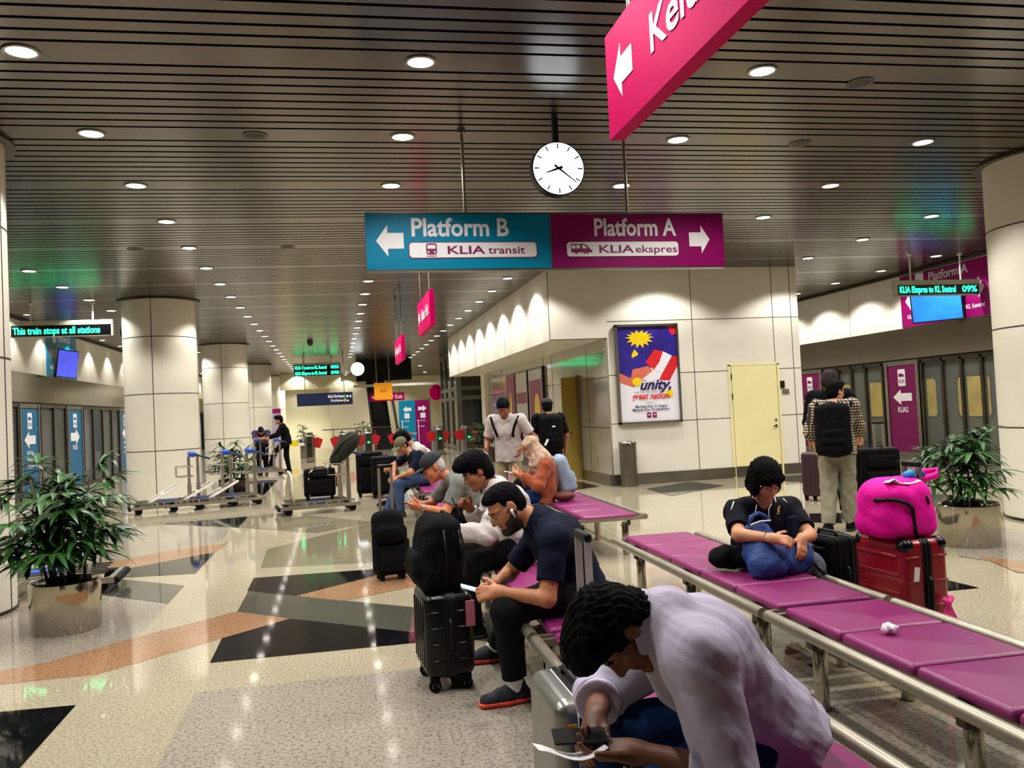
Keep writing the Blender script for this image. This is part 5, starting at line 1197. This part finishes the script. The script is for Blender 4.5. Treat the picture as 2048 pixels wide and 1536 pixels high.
# --- the young man in the white shirt
J = dict(pel=dn(A(1040, 1090, 5.9), .585), waist=A(1036, 1050, 5.9), chest=A(1018, 1010, 5.9), neck=A(985, 972, 5.9), head=A(952, 943, 5.9),
         shL=A(1008, 997, 5.72), elL=A(975, 1060, 5.62), wrL=A(905, 1062, 5.72), shR=A(990, 995, 6.1), elR=A(940, 1060, 6.16), wrR=A(938, 1015, 6.08),
         knL=A(925, 1080, 5.72), knR=A(920, 1075, 6.1), hlat=(0, -1, 0))
J['anL'] = Vector((J['knL'].x+.05, 5.7, .09)); J['anR'] = Vector((J['knR'].x+.05, 6.1, .09)); J.update(hdL=(-1, .2, -.2), hnL=(0, -.4, .9), htL=(-.2, 1, .3), hdR=(-.8, -.2, .4), hnR=(.2, .9, .3), htR=(-.3, 0, 1), curlR=(45, 50, 30), footL=MX, footR=MX)
c = person('young person in a loose white shirt with thick black hair holding up a phone', J, ((-.87, -.12, -.48), (-.48, 0, .87)), 'brown', 1.72, 1.0, .009, (WHITESH, 1.9, .026, .1), (BLACKT, .018, 2), (BLACKT, DSOLE), ('thick', HAIRB), seed=5, fold=.006); P3 = c
collar(c, WHITESH, .03, .063)
slab_item('smartphone', 'dark smartphone held up by the young man in the white shirt', 'phone', c['P']['wrR']+NP((-.1, -.03, .02)), (-.4, 0, .9), (.9, -.1, .4), (.14, .07, .009), BLACKGLOSS)
pts = [c['P']['shL']+NP((.06, -.0, .085)), c['P']['shL']+NP((-.02, -.04, .09)), c['P']['chest']+NP((-.05, -.2, .0)), c['P']['waist']+NP((-.0, -.2, .02))]
# --- the old man in a dark cap
J = dict(pel=dn(A(952, 1034, 8.3), .585), waist=A(948, 1008, 8.3), chest=A(930, 980, 8.3), neck=A(897, 953, 8.3), head=A(866, 935, 8.3),
         shL=A(918, 968, 8.1), elL=A(894, 1022, 8.04), wrL=A(842, 1014, 8.15), shR=A(900, 965, 8.5), elR=A(862, 1008, 8.56), wrR=A(838, 1008, 8.36),
         knL=A(868, 1030, 8.14), knR=A(866, 1026, 8.5), hlat=(0, -1, 0))
J['anL'] = Vector((J['knL'].x+.04, 8.1, .09)); J['anR'] = Vector((J['knR'].x+.04, 8.5, .09)); J.update(hdL=(-1, .1, 0), hnL=(0, -.8, -.5), htL=(0, 0, 1), hdR=(-1, -.1, 0), hnR=(0, .8, -.5), htR=(0, 0, 1), footL=MX, footR=MX)
c = person('old person in a dark cap and grey T-shirt holding a phone in both hands', J, ((-.86, -.1, -.5), (-.5, 0, .86)), 'red', 1.76, 1.1, .010, (GREYT, .75, .014, .06), (BLACKT, .02, 1.05), (BLACKT, DSOLE), ('under', HAIRG), seed=6, headk=1.08); P4 = c
cap_on(c, mat('charcoal_cap', '#16161a', .85, 0, .2, 14.))
m = MB(); b = NP(c['t'].location); w = c['P']['wrL']; d = nz(c['P']['elL']-w); m.tube([Vector(w+d*.03-b-d*.012), Vector(w+d*.03-b+d*.018)], .036, 14); m.build('watch', WATCH, c['t'], True)
slab_item('smartphone', 'smartphone held by the old man in the dark cap', 'phone', (c['P']['wrL']+c['P']['wrR'])/2+NP((-.14, 0, .03)), (-1, 0, .2), (.2, 0, 1), (.15, .075, .009), BLACKGLOSS)
backpack('dark green backpack on the back of the old man in the cap', c['P']['chest']+NP((.2, 0, .02)), (.75, 0, .66), (-.66, 0, .75), .3, .42, .16, mat('dark_green_pack', '#141c18', .85, 0, .2, 14.), .012,
         [[c['P']['shL']+NP((.06, .04, .07)), c['P']['shL']+NP((-.045, .02, .055)), c['P']['chest']+NP((-.1, -.13, -.03)), c['P']['waist']+NP((.02, -.17, .02))]])
# --- the man in jeans and olive cap, and the man behind him
J = dict(pel=dn(A(850, 966, 13.), .585), waist=A(846, 945, 13.), chest=A(836, 925, 13.), neck=A(822, 906, 13.), head=A(803, 892, 13.), shL=A(838, 912, 12.8), elL=A(815, 945, 12.75), wrL=A(795, 955, 12.85), shR=A(818, 908, 13.2), elR=A(792, 930, 13.3), wrR=A(788, 952, 13.1), knL=A(798, 952, 12.85), knR=A(792, 952, 13.2), hlat=(0, -1, 0))
J['anL'] = Vector((J['knL'].x+.0, 12.85, .09)); J['anR'] = Vector((J['knR'].x-.15, 13.15, .09)); J.update(footL=MX, footR=MX, hdL=(-1, 0, -.5), hdR=(-1, 0, -.4))
c = person('person in jeans, a navy top and an olive cap leaning forward on the far bench', J, ((-.6, -.55, -.58), (-.45, -.35, .82)), 'tan', 1.76, 1.08, .012, (NAVYFAB, .8, .014, .05), (LJEANS, .02, 2), (mat('olive_shoe', '#35341f', .8), DSOLE), ('under', HAIRB), seed=7); cap_on(c, OLIVE)
J = dict(pel=dn(A(862, 956, 14.2), .585), waist=A(858, 935, 14.2), chest=A(846, 912, 14.2), neck=A(828, 890, 14.2), head=A(806, 878, 14.2), shL=A(842, 900, 14.), elL=A(815, 930, 13.95), wrL=A(785, 935, 14.), shR=A(830, 896, 14.4), elR=A(800, 925, 14.5), wrR=A(780, 932, 14.3), knL=A(778, 930, 14.05), knR=A(772, 928, 14.4), hlat=(0, -1, 0))
J['anL'] = Vector((J['knL'].x+.08, 14.05, .09)); J['anR'] = Vector((J['knR'].x-.02, 14.4, .09)); J.update(footL=MX, footR=MX)
person('person in a white shirt and black trousers seated behind the olive cap', J, ((-.8, -.1, -.6), (-.6, 0, .8)), 'tan', 1.78, 1.08, .013, (WHITESH, .8, .016, .05), (BLACKT, .02, 2), (BLACKT, DSOLE), ('thick', HAIRB), seed=8)
# --- the woman in a headscarf and orange cardigan
J = dict(pel=dn(A(1088, 988, 9.6), .575), waist=A(1092, 962, 9.6), chest=A(1090, 938, 9.6), neck=A(1080, 914, 9.6), head=A(1063, 893, 9.6), shL=A(1092, 930, 9.44), elL=A(1075, 968, 9.36), wrL=A(1043, 952, 9.46), shR=A(1080, 928, 9.77), elR=A(1058, 962, 9.82), wrR=A(1040, 946, 9.7), knL=A(1038, 974, 9.46), knR=A(1034, 972, 9.74), hlat=(0, -1, 0))
J['anL'] = Vector((J['knL'].x+.02, 9.46, .09)); J['anR'] = Vector((J['knR'].x+.02, 9.74, .09)); J.update(footL=MX, footR=MX, hdL=(-1, .1, .2), hnL=(.1, -.6, -.6), htL=(0, -.3, 1), hdR=(-1, -.1, .2), hnR=(0, .6, -.6), htR=(0, .3, 1))
c = person('person in a patterned headscarf and orange cardigan looking at a phone on the bench', J, ((-.84, -.1, -.53), (-.53, 0, .84)), 'fair', 1.62, 1.0, .0105, (ORANGEC, 1.95, .022, .14), (JEANS, .004, 2), (BLACKT, DSOLE), None, fem=True, seed=9, fold=.006); P7 = c
hp, R, k = c['hp'], c['R'], c['k']; s = Soft(); SC = mat('printed_scarf', '#b89a82', .85, 0, .45, 26., .2, 200.)
s.ell(hp(-.012, 0, .035), [v*k for v in (.118, .096, .106)], R, .02); s.ell(hp(.0, 0, -.07), [v*k for v in (.095, .09, .095)], R, .03); P = c['P']
s.cone(hp(-.02, 0, -.08), P['neck']-c['up']*.04, .088, .14, .04, (c['lat'], 1.2)); s.cone(P['neck'], P['chest']+nz((-1, 0, 0))*.07, .1, .08, .05, (c['lat'], 1.2)); s.cone(P['neck'], P['chest']+NP((.11, 0, .0)), .1, .05, .05, (c['lat'], 1.3))
s.ell(hp(.115, 0, -.022), [v*k for v in (.075, .062, .082)], R, .015, True); put('headscarf', s, .0105, SC, c['t'], folds(.005, .1, 4))
slab_item('smartphone', 'pale smartphone held by the woman in the headscarf', 'phone', (P['wrL']+P['wrR'])/2+NP((-.12, 0, .03)), (-1, 0, .25), (.25, 0, 1), (.15, .075, .009), SIGNWHITE)
backpack('pale blue grey backpack on the back of the woman in the headscarf', P['chest']*.6+P['waist']*.4+NP((.22, .02, -.02)), (.96, 0, .25), (-.25, 0, .96), .32, .44, .2, mat('pale_pack', '#8292a2', .85, 0, .2, 9., .2, 200.), .012,
         [[P['shL']+NP((.09, .02, .05)), P['shL']+NP((.0, .02, .075)), P['shL']+NP((-.075, .0, .0)), P['waist']+NP((.0, -.16, .05))]], sag=.004)
m = Soft(); q = A(1128, 984, 9.45); q.z = .52; m.ell(q, (.13, .1, .06), None, .03); o = put('handbag', m, .012, mat('brown_bag', '#5a2414', .6, 0, .2, 12.), None); tag(o, 'small brown bag on the bench behind the woman in the headscarf', 'bag')
q = A(1046, 935, 9.95); s = Soft(); s.ell((q.x, 9.98, .6), (.14, .1, .14), None, .03); o = put('shoulder_bag', s, .012, BLACKFAB, None); tag(o, 'black bag on the bench in front of the woman in the headscarf', 'bag')
# --- the woman in the navy polo with the blue bag
fw = nz((.12, -.99, 0)); lf = NP((-fw[1], fw[0], 0)); fl_ = nz((.62, -.78, 0)); C0 = NP(dn(A(1520, 1130, 5.2), .565)); q = lambda f, l, z: C0+fl_*f+NP((-fl_[1], fl_[0], 0))*l+NP((0, 0, z))
J = dict(pel=C0, waist=A(1514, 1082, 5.2), chest=A(1521, 1040, 5.14), neck=A(1524, 1002, 5.06), head=A(1530, 962, 4.96), hlat=(-fl_[1], fl_[0], 0))
J.update(shR=A(1474, 1024, 5.08), shL=A(1577, 1018, 5.14), elR=A(1458, 1070, 4.9), wrR=A(1547, 1077, 4.66), elL=A(1606, 1052, 5.0), wrL=A(1603, 1078, 4.74),
         knR=q(.42, -.12, -.02), knL=q(.42, .13, -.02), anR=q(.46, -.12, -.475), anL=q(.46, .13, -.475), hdR=(.85, -.1, -.25), hnR=(-.1, -.75, .6), htR=(.2, .3, .8), curlR=(22, 28, 18), hdL=(-.05, -.25, -.9), hnL=(.2, -.9, .25), htL=(-1, 0, 0), curlL=(10, 18, 14), footL=fl_, footR=fl_)
c = person('person with black bob in navy polo shirt searching a blue bag on a bench', J, ((.10, -.86, -.50), (.05, -.50, .86)), 'fair', 1.60, 1.06, .0075, (mat('black_navy_polo', '#070812', .85, 0, .15, 10., .2, 240., spec=.15), .78, .016, .06), (GREYTR, .02, 2), (BLACKT, DSOLE), ('bob', HAIRB), fem=True, seed=12, headk=1.08); P8 = c
glasses(c, WATCH); P = c['P']; hp, R = c['hp'], c['R']; b = NP(c['t'].location)
shirt_o = [o for o in c['t'].children if o.name.startswith('shirt')][0]
m = MB()
def on_shirt(x, y):                            # the point of the shirt seen at a photo pixel
    o_ = Vector((0, 0, EYE))-Vector(b); h, loc, n_, _ = shirt_o.ray_cast(o_, _ray(x, y).normalized()); return (loc+n_*.003) if h else None
bpy.context.view_layer.update()
for pts in (((1499, 985), (1505, 996), (1513, 1005), (1522, 1013)), ((1490, 972), (1478, 986), (1468, 1004), (1463, 1020)), ((1513, 1010), (1511, 1022), (1505, 1036), (1500, 1044)), ((1544, 1008), (1537, 1018), (1537, 1032), (1539, 1042)), ((1548, 992), (1550, 1000), (1551, 1006)), ((1556, 992), (1566, 998), (1574, 1006))):
    P3_ = [p for p in (on_shirt(*q_) for q_ in pts) if p is not None]
    if len(P3_) > 1: m.tube(P3_, .004, 6)
p = on_shirt(1556, 1020)
m.build('white_piping', SIGNWHITE, c['t'], True)
if p is not None:
    m = MB(); m.box(p, (.016, .004, .03)); m.box(p+Vector((.006, 0, .02)), (.014, .004, .014)); m.box(p+Vector((-.01, 0, -.022)), (.03, .004, .006)); m.build('shirt_emblem', mat('gold_thread', '#d8b060', .6), c['t'])
m = MB(); e, w = P['elR'], P['wrR']; d = nz(e-w); m.tube([Vector(w+d*.02-b), Vector(w+d*.05-b)], .031, 14); m.build('watch', WATCH, c['t'], True)
m = MB(); e, w = P['elL'], P['wrL']; d = nz(e-w); m.tube([Vector(w+d*.02-b), Vector(w+d*.035-b)], .031, 14); m.build('bracelet', BLACK, c['t'], True)
# --- standing people
def standing(x, y, H, f, **kw):
    s = H/1.74; f = nz((f[0], f[1], 0)); l = NP((-f[1], f[0], 0)); q = lambda a, b, z: NP((x, y, 0))+(f*a+l*b)*s+NP((0, 0, z*s))
    J = dict(pel=q(0, 0, .95), waist=q(.01, 0, 1.06), chest=q(.0, 0, 1.26), neck=q(-.01, 0, 1.47), head=q(.04, 0, 1.61), hlat=l)
    for sd, k in (('L', 1), ('R', -1)):
        J['sh'+sd] = q(-.01, k*.18, 1.42); J['el'+sd] = q(-.12, k*.27, 1.12); J['wr'+sd] = q(.06, k*.25, .9); J['kn'+sd] = q(.2, k*.1, .5); J['an'+sd] = q(.04*k, k*.1, .088); J['hd'+sd] = f*.2+NP((0, 0, -1)); J['hn'+sd] = l*k; J['ht'+sd] = f; J['foot'+sd] = f+l*k*.2
    for k, v in kw.items(): J[k] = NP(v(q) if callable(v) else v)
    return J, f, q
J, f, q = standing(2.33, 11.3, 1.78, (-.45, -.9), chest=lambda q: q(.05, 0, 1.25), neck=lambda q: q(.1, 0, 1.43), head=lambda q: q(.18, 0, 1.55), shL=lambda q: q(.07, .19, 1.38), shR=lambda q: q(.08, -.19, 1.38), elL=lambda q: q(-.06, .42, 1.17), wrL=lambda q: q(.14, .2, 1.0), wrR=lambda q: q(.26, -.25, .98), elR=lambda q: q(.0, -.3, 1.08), hdR=lambda q: NP((-.4, -.8, -.2)))
c = person('person in a white shirt and khaki trousers standing, wearing a black backpack', J, ((-.35, -.7, -.62), (-.28, -.55, .78)), 'brown', 1.78, 1.0, .011, (WHITESH, .75, .024, .12), (KHAKI, .008, 2), (BLACKT, DSOLE), ('short', HAIRB), seed=20); P = c['P']
backpack('black backpack on the man in the white shirt', P['chest']-f*.24+NP((0, 0, -.04)), -f, (0, 0, 1), .32, .46, .18, BLACKFAB, .014, [[P['sh'+s]+NP((0, 0, .07))-f*.06, P['sh'+s]+f*.07+NP((0, 0, .05)), P['sh'+s]*.75+P['waist']*.25+f*.14, P['sh'+s]*.25+P['waist']*.75+f*.14+(P['sh'+s]-P['chest'])*.3, P['waist']+(P['sh'+s]-P['chest'])*.7] for s in 'LR'])
slab_item('smartphone', 'glowing smartphone in the lowered hand of the man in the white shirt', 'phone', P['wrR']+NP((-.03, -.1, -.02)), (-.3, -.8, .2), (-.2, -.4, .8), (.15, .075, .009), mat('phone_glow', ''))
J, f, q = standing(3.2, 12.4, 1.71, (.1, 1.), elR=lambda q: q(-.1, -.36, 1.1), elL=lambda q: q(-.1, .36, 1.1), wrL=lambda q: q(.1, .2, .95), head=lambda q: q(.05, 0, 1.6))
c = person('person in black with a dark cap seen from behind near the recess', J, ((.25, .95, -.15), (0, .15, 1)), 'brown', 1.71, 1.0, .012, (BLACKT, .85, .015, .1), (BLACKT, .02, 2), (BLACKT, DSOLE), ('under', HAIRB), seed=21); cap_on(c, mat('dark_cap', '#141518', .85)); P = c['P']
t = backpack('large black backpack worn by the person seen from behind', P['chest']-f*.24+NP((0, 0, -.06)), -f, (0, 0, 1), .36, .52, .22, BLACKFAB, .014, [[P['sh'+s]-f*.1+NP((0, 0, .02)), P['sh'+s]+NP((0, 0, .08)), P['sh'+s]+f*.07] for s in 'LR'])
m = MB(); m.box((.0, -.15, .1), (.05, .004, .02)); m.box((-.12, -.14, -.13), (.03, .02, .1), Matrix.Rotation(.5, 3, 'Y')); m.build('white_patch', SIGNWHITE, t)
PLAID = mat('plaid_shirt', '#6a5a44', .85, 0, .1, 6.)
nt = PLAID.node_tree; bs = nt.nodes['Principled BSDF']; tc = nt.nodes.new('ShaderNodeTexCoord'); cols = []
for ax_, sc_, ph_ in (('X', 26., .3), ('Z', 26., .8), ('Y', 26., .5)):
    w = nt.nodes.new('ShaderNodeTexWave'); w.bands_direction = ax_; w.inputs['Scale'].default_value = sc_/2.6; w.inputs['Phase Offset'].default_value = ph_; nt.links.new(tc.outputs['Object'], w.inputs['Vector']); cols.append(w)
r1 = nt.nodes.new('ShaderNodeMath'); r1.operation = 'MULTIPLY'; nt.links.new(cols[0].outputs['Fac'], r1.inputs[0]); nt.links.new(cols[1].outputs['Fac'], r1.inputs[1])
rp = nt.nodes.new('ShaderNodeValToRGB'); rp.color_ramp.elements[0].position = .12; rp.color_ramp.elements[0].color = (*lin('#2a1c18'), 1); rp.color_ramp.elements[1].position = .5; rp.color_ramp.elements[1].color = (*lin('#c9b896'), 1)
nt.links.new(r1.outputs[0], rp.inputs['Fac']); nt.links.new(rp.outputs['Color'], bs.inputs['Base Color'])
J, f, q = standing(5.55, 8.5, 1.73, (.55, .84), head=lambda q: q(.05, -.02, 1.59), wrR=lambda q: q(.34, -.26, 1.02), elR=lambda q: q(-.02, -.32, 1.08), elL=lambda q: q(.05, .3, 1.1), wrL=lambda q: q(.2, .22, .95), hdR=lambda q: NP((.8, .5, -.2)), anL=lambda q: q(-.1, .13, .088), anR=lambda q: q(.06, -.1, .088))
c = person('person in a plaid shirt and stone trousers standing with a black backpack', J, ((.92, .2, -.12), (.1, 0, 1)), 'fair', 1.73, 1.1, .0095, (PLAID, 1.5, .02, .08), (BEIGEP, .028, 2), (BLACKT, DSOLE), ('short', HAIRB), seed=22, fold=.007); P = c['P']; glasses(c, BLACK)
backpack('large black backpack on the back of the plaid man', P['chest']-f*.27+NP((-.03, .0, -.09)), -f, (0, 0, 1), .38, .56, .22, BLACKFAB, .011, [[P['sh'+s]-f*.12+NP((0, 0, .02)), P['sh'+s]+NP((0, 0, .085)), P['sh'+s]+f*.075, P['sh'+s]*.5+P['waist']*.5+f*.14, P['waist']+(P['sh'+s]-P['chest'])*.8] for s in 'LR'])
J, f, q = standing(6.12, 9.45, 1.86, (.6, .8))
person('tall person in black with brown hair standing beyond the plaid man', J, ((.75, .6, -.3), (.2, .15, .95)), 'tan', 1.86, 1.1, .012, (BLACKT, 1.8, .03, .1), (BLACKT, .02, 2), (BLACKT, DSOLE), ('short', HAIRBR), seed=23)
# --- two men at the far trolley
J, f, q = standing(-1.48, 26.3, 1.74, (-1, -.1), neck=lambda q: q(.12, 0, 1.44), chest=lambda q: q(.06, 0, 1.24), head=lambda q: q(.2, 0, 1.59), shL=lambda q: q(.1, .18, 1.38), shR=lambda q: q(.1, -.18, 1.38), wrL=lambda q: q(.5, .1, 1.08), wrR=lambda q: q(.5, -.1, 1.08), elL=lambda q: q(.2, .3, 1.05), elR=lambda q: q(.2, -.3, 1.05), anL=lambda q: q(.5, .12, .28), knL=lambda q: q(.45, .12, .75), anR=lambda q: q(-.05, -.1, .088))
person('person in a black suit standing with one foot on the far trolley', J, ((-.98, -.1, -.15), (-.15, 0, 1)), 'tan', 1.74, 1.0, .014, (BLACKT, 1.95, .03, .12), (BLACKT, .02, 2), (BLACKT, DSOLE), ('thick', HAIRB), seed=24)
J, f, q = standing(-2.2, 26.2, 1.70, (.05, -1), pel=lambda q: q(-.15, 0, .92), waist=lambda q: q(-.08, 0, 1.02), chest=lambda q: q(.06, 0, 1.16), neck=lambda q: q(.2, 0, 1.3), head=lambda q: q(.3, 0, 1.32), shL=lambda q: q(.16, .19, 1.26), shR=lambda q: q(.16, -.19, 1.26), wrL=lambda q: q(.42, -.06, 1.09), wrR=lambda q: q(.42, .06, 1.09), elL=lambda q: q(.3, .36, 1.06), elR=lambda q: q(.3, -.36, 1.06), anL=lambda q: q(-.2, .1, .088), anR=lambda q: q(-.2, -.1, .088), hdL=(-1, 0, -.1), hdR=(1, 0, -.1))
person('person in a violet T-shirt resting folded arms on the far trolley handle', J, ((0, -.55, -.84), (0, -.84, .55)), 'tan', 1.70, 1.08, .014, (PURPLET, .75, .016, .08), (BLACKT, .02, 2), (BLACKT, DSOLE), ('short', HAIRB), seed=25)
# ================================================================== BAGS ON AND BESIDE THINGS
# black backpack on the black hard suitcase
t = backpack('bulky black backpack standing on the black hard suitcase', (.545, 4.85, .75), (-1, -.15, 0), (.06, 0, 1), .37, .41, .27, BLACKFAB, .009, None, sag=.003)
m = MB(); m.tube([(.1, -.12, .16), (.13, -.16, .0), (.11, -.14, -.18)], .014, 6); m.tube([(.02, -.2, .15), (.03, -.215, 0), (.02, -.2, -.16)], .005, 6); m.build('shoulder_strap', BLACK, t, True)
# bag strapped on the cabin suitcase
t = backpack('small black bag strapped on top of the cabin suitcase', (.44, 7.94, .52), (0, -1, 0), (0, 0, 1), .3, .25, .2, BLACKFAB, .011, None)
# blue bag on the bench
BLUEB = mat('blue_nylon_bag', '#123a7c', .6, 0, .12, 9., .25, 160.); bc = NP(A(1560, 1112, 4.78)); bc[2] = .60; fw2 = nz((.35, -.93, 0)); l2 = np.cross((0, 0, 1), fw2)
t = thing('holdall', 'bright blue holdall in the lap of the woman in the navy polo', 'bag', tuple(bc)); Rb = np.stack([l2, fw2, NP((0, 0, 1))], 1); s = Soft(); Q = lambda x, y, z: bc+l2*x+fw2*y+NP((0, 0, z))
for x in (-.16, -.06, .04, .14): s.cone(Q(x, .0, -.075), Q(x*.95, .0, .0), .08, .07, .08)
s.cone(Q(-.17, .02, -.08), Q(.17, .02, -.08), .075, .075, .08); s.cone(Q(-.13, -.1, -.02), Q(-.12, -.11, .13), .07, .045, .07); s.cone(Q(-.02, -.1, -.02), Q(-.02, -.11, .13), .07, .045, .07)
s.clip.append((Q(0, 0, -.145), NP((0, 0, -1))))
put('bag_body', s, .008, BLUEB, t, folds(.007, .12, 31))
m = MB(); V3 = lambda *a: Vector(Q(*a)-bc)
m.tube([V3(-.03, .07, .05), V3(.05, .075, .055), V3(.15, .065, .05)], .006, 6); m.tube([V3(-.17, -.07, .165), V3(-.08, -.075, .178), V3(.02, -.075, .172)], .005, 6); m.build('zip', SIGNWHITE, t, True)
m = MB(); m.tube([V3(-.15, -.1, .15), V3(-.13, -.1, .21), V3(-.06, -.1, .225), V3(.0, -.1, .2), V3(.02, -.1, .15)], .014, 6); m.build('carry_handle', BLUEB, t, True)
m = MB(); m.rbox(V3(.1, .03, .12), (.085, .035, .16), .012, 3, Matrix(Rb.tolist())); tag(m.build('pouch', NAVYFAB, None), 'navy pouch pulled from the blue holdall', 'pouch').location = tuple(bc)
c0 = NP(A(1452, 1118, 5.0)); s = Soft(); s.ell((c0[0]+.02, 5.02, .535), (.13, .1, .078), None, .03); s.ell((c0[0]+.16, 4.96, .52), (.13, .09, .06), None, .04); o = put('shoulder_bag', s, .01, BLACKFAB, None, folds(.004, .1, 3)); tag(o, 'black shoulder bag lying on the bench beside the woman in the navy polo', 'bag')
m = MB(); m.tube([A(1632, 1128, 4.72), A(1648, 1146, 4.68), A(1660, 1163, 4.66), A(1664, 1172, 4.64)], .017, 8); tag(m.build('bag_strap', BLACK, None, True), 'black strap hanging off the bench beside the blue holdall', 'strap')
# pink bag on the red suitcase
PINK = mat('hot_pink_bag', '#f004a0', .65, 0, .06, 8., .2, 160., spec=.2); pc = NP((3.235, 4.40, .87)); t = thing('backpack', 'hot pink backpack on top of the red suitcase', 'bag', tuple(pc)); s = Soft()
for x in (-.125, -.045, .045, .125):
    for y in (-.08, 0, .08): s.cone(pc+NP((x, y, -.1)), pc+NP((x*.86, y*.85, .065)), .072, .066, .09)
s.ell(pc+NP((0, 0, .05)), (.17, .14, .09), None, .06); s.clip.append((pc+NP((0, 0, -.165)), NP((0, 0, -1)))); put('bag_body', s, .009, PINK, t, folds(.004, .16, 41))
m = MB(); z = lambda x, y, zz: (x, y, zz)
m.tube([(-.195, -.08, .055), (-.12, -.157, .06), (-.045, -.166, .04), (-.005, -.168, -.0), (.0, -.168, -.08), (.012, -.166, -.15)], .011, 6); m.tube([(.09, -.13, .1), (.105, -.155, .05), (.11, -.16, .02)], .008, 6); m.build('black_zip', BLACK, t, True)
m = MB(); m.tube([(.06, .05, .13), (.2, .02, .14), (.3, .0, .165), (.33, .03, .19), (.25, .08, .18), (.1, .1, .14)], .02, 8); m.build('shoulder_strap', PINK, t, True)
m = MB(); vs = []
for i in range(7):
    for k in range(4): vs.append((-.12+.035*i, -.13+.05*k, .158+.014*math.cos(i*.9+k)-.004*abs(i-3)+(.02 if i == 1 else 0)))
m.add([Vector(v)+Vector(pc) for v in vs], [(4*i+k, 4*i+4+k, 4*i+5+k, 4*i+1+k) for i in range(6) for k in range(3)]); o = m.build('white_cloth', SIGNWHITE, None, True); tag(o, 'white cloth lying on the hot pink backpack', 'cloth'); o.modifiers.new('thick', 'SOLIDIFY').thickness = .006
m = MB(); q0 = Vector(pc); m.tube([q0+Vector((.06, -.02, .17)), q0+Vector((.09, -.04, .19)), q0+Vector((.12, -.02, .175))], .026, 8); tag(m.build('neck_pillow', mat('turquoise', '#1a8fd0', .6), None, True), 'small turquoise roll tucked on the pink backpack by the handle', 'roll')
m = MB(); m.tube([q0+Vector((.13, -.0, .175)), q0+Vector((.17, -.02, .185)), q0+Vector((.2, -.0, .175))], .022, 8); tag(m.build('neck_pillow', mat('royal_blue', '#1a2cb0', .6), None, True), 'small dark blue roll on the pink backpack beside the turquoise one', 'roll')
# pink ribbon on the red suitcase, pale label
b0 = Vector((3.36, 4.185, .34)); m = MB()
for dx, dz, w in ((-.05, -.2, .035), (.055, -.19, .03)):
    m.add([b0+Vector((-.012, -.02, 0)), b0+Vector((.012, -.025, 0)), b0+Vector((dx+w, -.05, dz)), b0+Vector((dx-w, -.045, dz+.02))], [(0, 1, 2, 3)])
m.tube([b0+Vector((-.03, -.02, .02)), b0+Vector((.0, -.04, .0)), b0+Vector((.03, -.02, .025))], .018, 8); o = m.build('ribbon', mat('pink_ribbon', '#ff3f9e', .7), None); tag(o, 'pink ribbon tied to the side handle of the red suitcase', 'ribbon'); o.modifiers.new('thick', 'SOLIDIFY').thickness = .004
m = MB(); m.box((3.2, 4.196, .5), (.035, .004, .09), Matrix.Rotation(.15, 3, 'Y')); tag(m.build('luggage_label', SIGNWHITE), 'white paper label on the red suitcase', 'label')
s = Soft(); s.cone((3.0, 5.2, .62), (3.0, 5.2, .2), .05, .08, .05); s.cone((3.0, 5.2, .62), (2.98, 5.22, .72), .05, .03, .04); o = put('carrier_bag', s, .012, mat('pink_plastic', '#e88ab0', .5, 0, .15, 12.), None, folds(.008, .1, 5)); tag(o, 'pale pink carrier bag behind the small black suitcase', 'bag')
# crumpled tissue
s = Soft(); q = NP(atz(1785, 1256, .475))
for i in range(6): s.ell(q+NP((random.uniform(-.035, .035), random.uniform(-.02, .02), random.uniform(-.005, .012))), (.022, .017, .014), None, .01)
o = put('tissue', s, .004, mat('tissue_white', '#f4f0f4', .8), None, folds(.004, .03, 6)); tag(o, 'crumpled white tissue on the empty bench pads', 'tissue')
# grey holdall on the trolley handle, strap of the trolley case
t = thing('holdall', 'large dark grey holdall leaning on the trolley basket', 'bag', (.14, 14.42, 1.08)); s = Soft(); c0 = NP((.14, 14.42, 1.06)); d = nz((.75, 0, .66))
nn = NP((-d[2], 0, d[0])); yy = NP((0, 1, 0))
s.ell(c0+d*.05, (.27, .2, .15), np.stack([d, yy, nn], 1), .05); s.ell(c0-d*.1-nn*.03, (.24, .19, .12), np.stack([d, yy, nn], 1), .05); s.cone(c0-d*.26-yy*.1-nn*.05, c0-d*.26+yy*.1-nn*.05, .07, .07, .08); s.ell(c0+d*.1+nn*.09, (.17, .13, .07), np.stack([d, yy, nn], 1), .04)
put('bag_body', s, .015, mat('grey_holdall', '#24261f', .8, 0, .15, 8., .2, 100., spec=.2), t)
strap(t, [c0_-Vector((.14, 14.42, 1.08)) for c0_ in (Vector(c0-d*.3)+Vector((0, -.16, .05)), Vector(c0)+Vector((-.02, -.2, .1)), Vector(c0+d*.3)+Vector((0, -.16, .06)))], .012, BLACK)
m = MB(); ps = [(-.46, 14.28, .26), (-.47, 14.28, .66), (-.4, 14.28, .72)]; m.tube([Vector(p) for p in ps], .014, 6); tag(m.build('luggage_strap', mat('straw_strap', '#b8a468', .7), None, True), 'straw coloured strap round the black case on the trolley', 'strap')
m = MB(); m.T = Matrix.Translation((.14, 14.42, 1.06)); dv = Vector(d); nv = Vector(nn)
m.tube([dv*-.2+Vector((0, -.17, .02)), nv*.1+Vector((0, -.16, 0)), dv*.2+nv*.08+Vector((0, -.15, 0))], .006, 5); o = m.build('zip', BLACK, None, True); o.parent = t; o.location = -Vector(t.location)
m = MB(); m.tube([dv*-.3+Vector((0, -.05, -.02)), dv*-.36+Vector((0, -.06, -.1)), dv*-.3+Vector((0, -.06, -.2))], .014, 6); o = m.build('hanging_strap', BLACK, t, True); o.location = Vector((.14, 14.42, 1.06))-Vector(t.location)
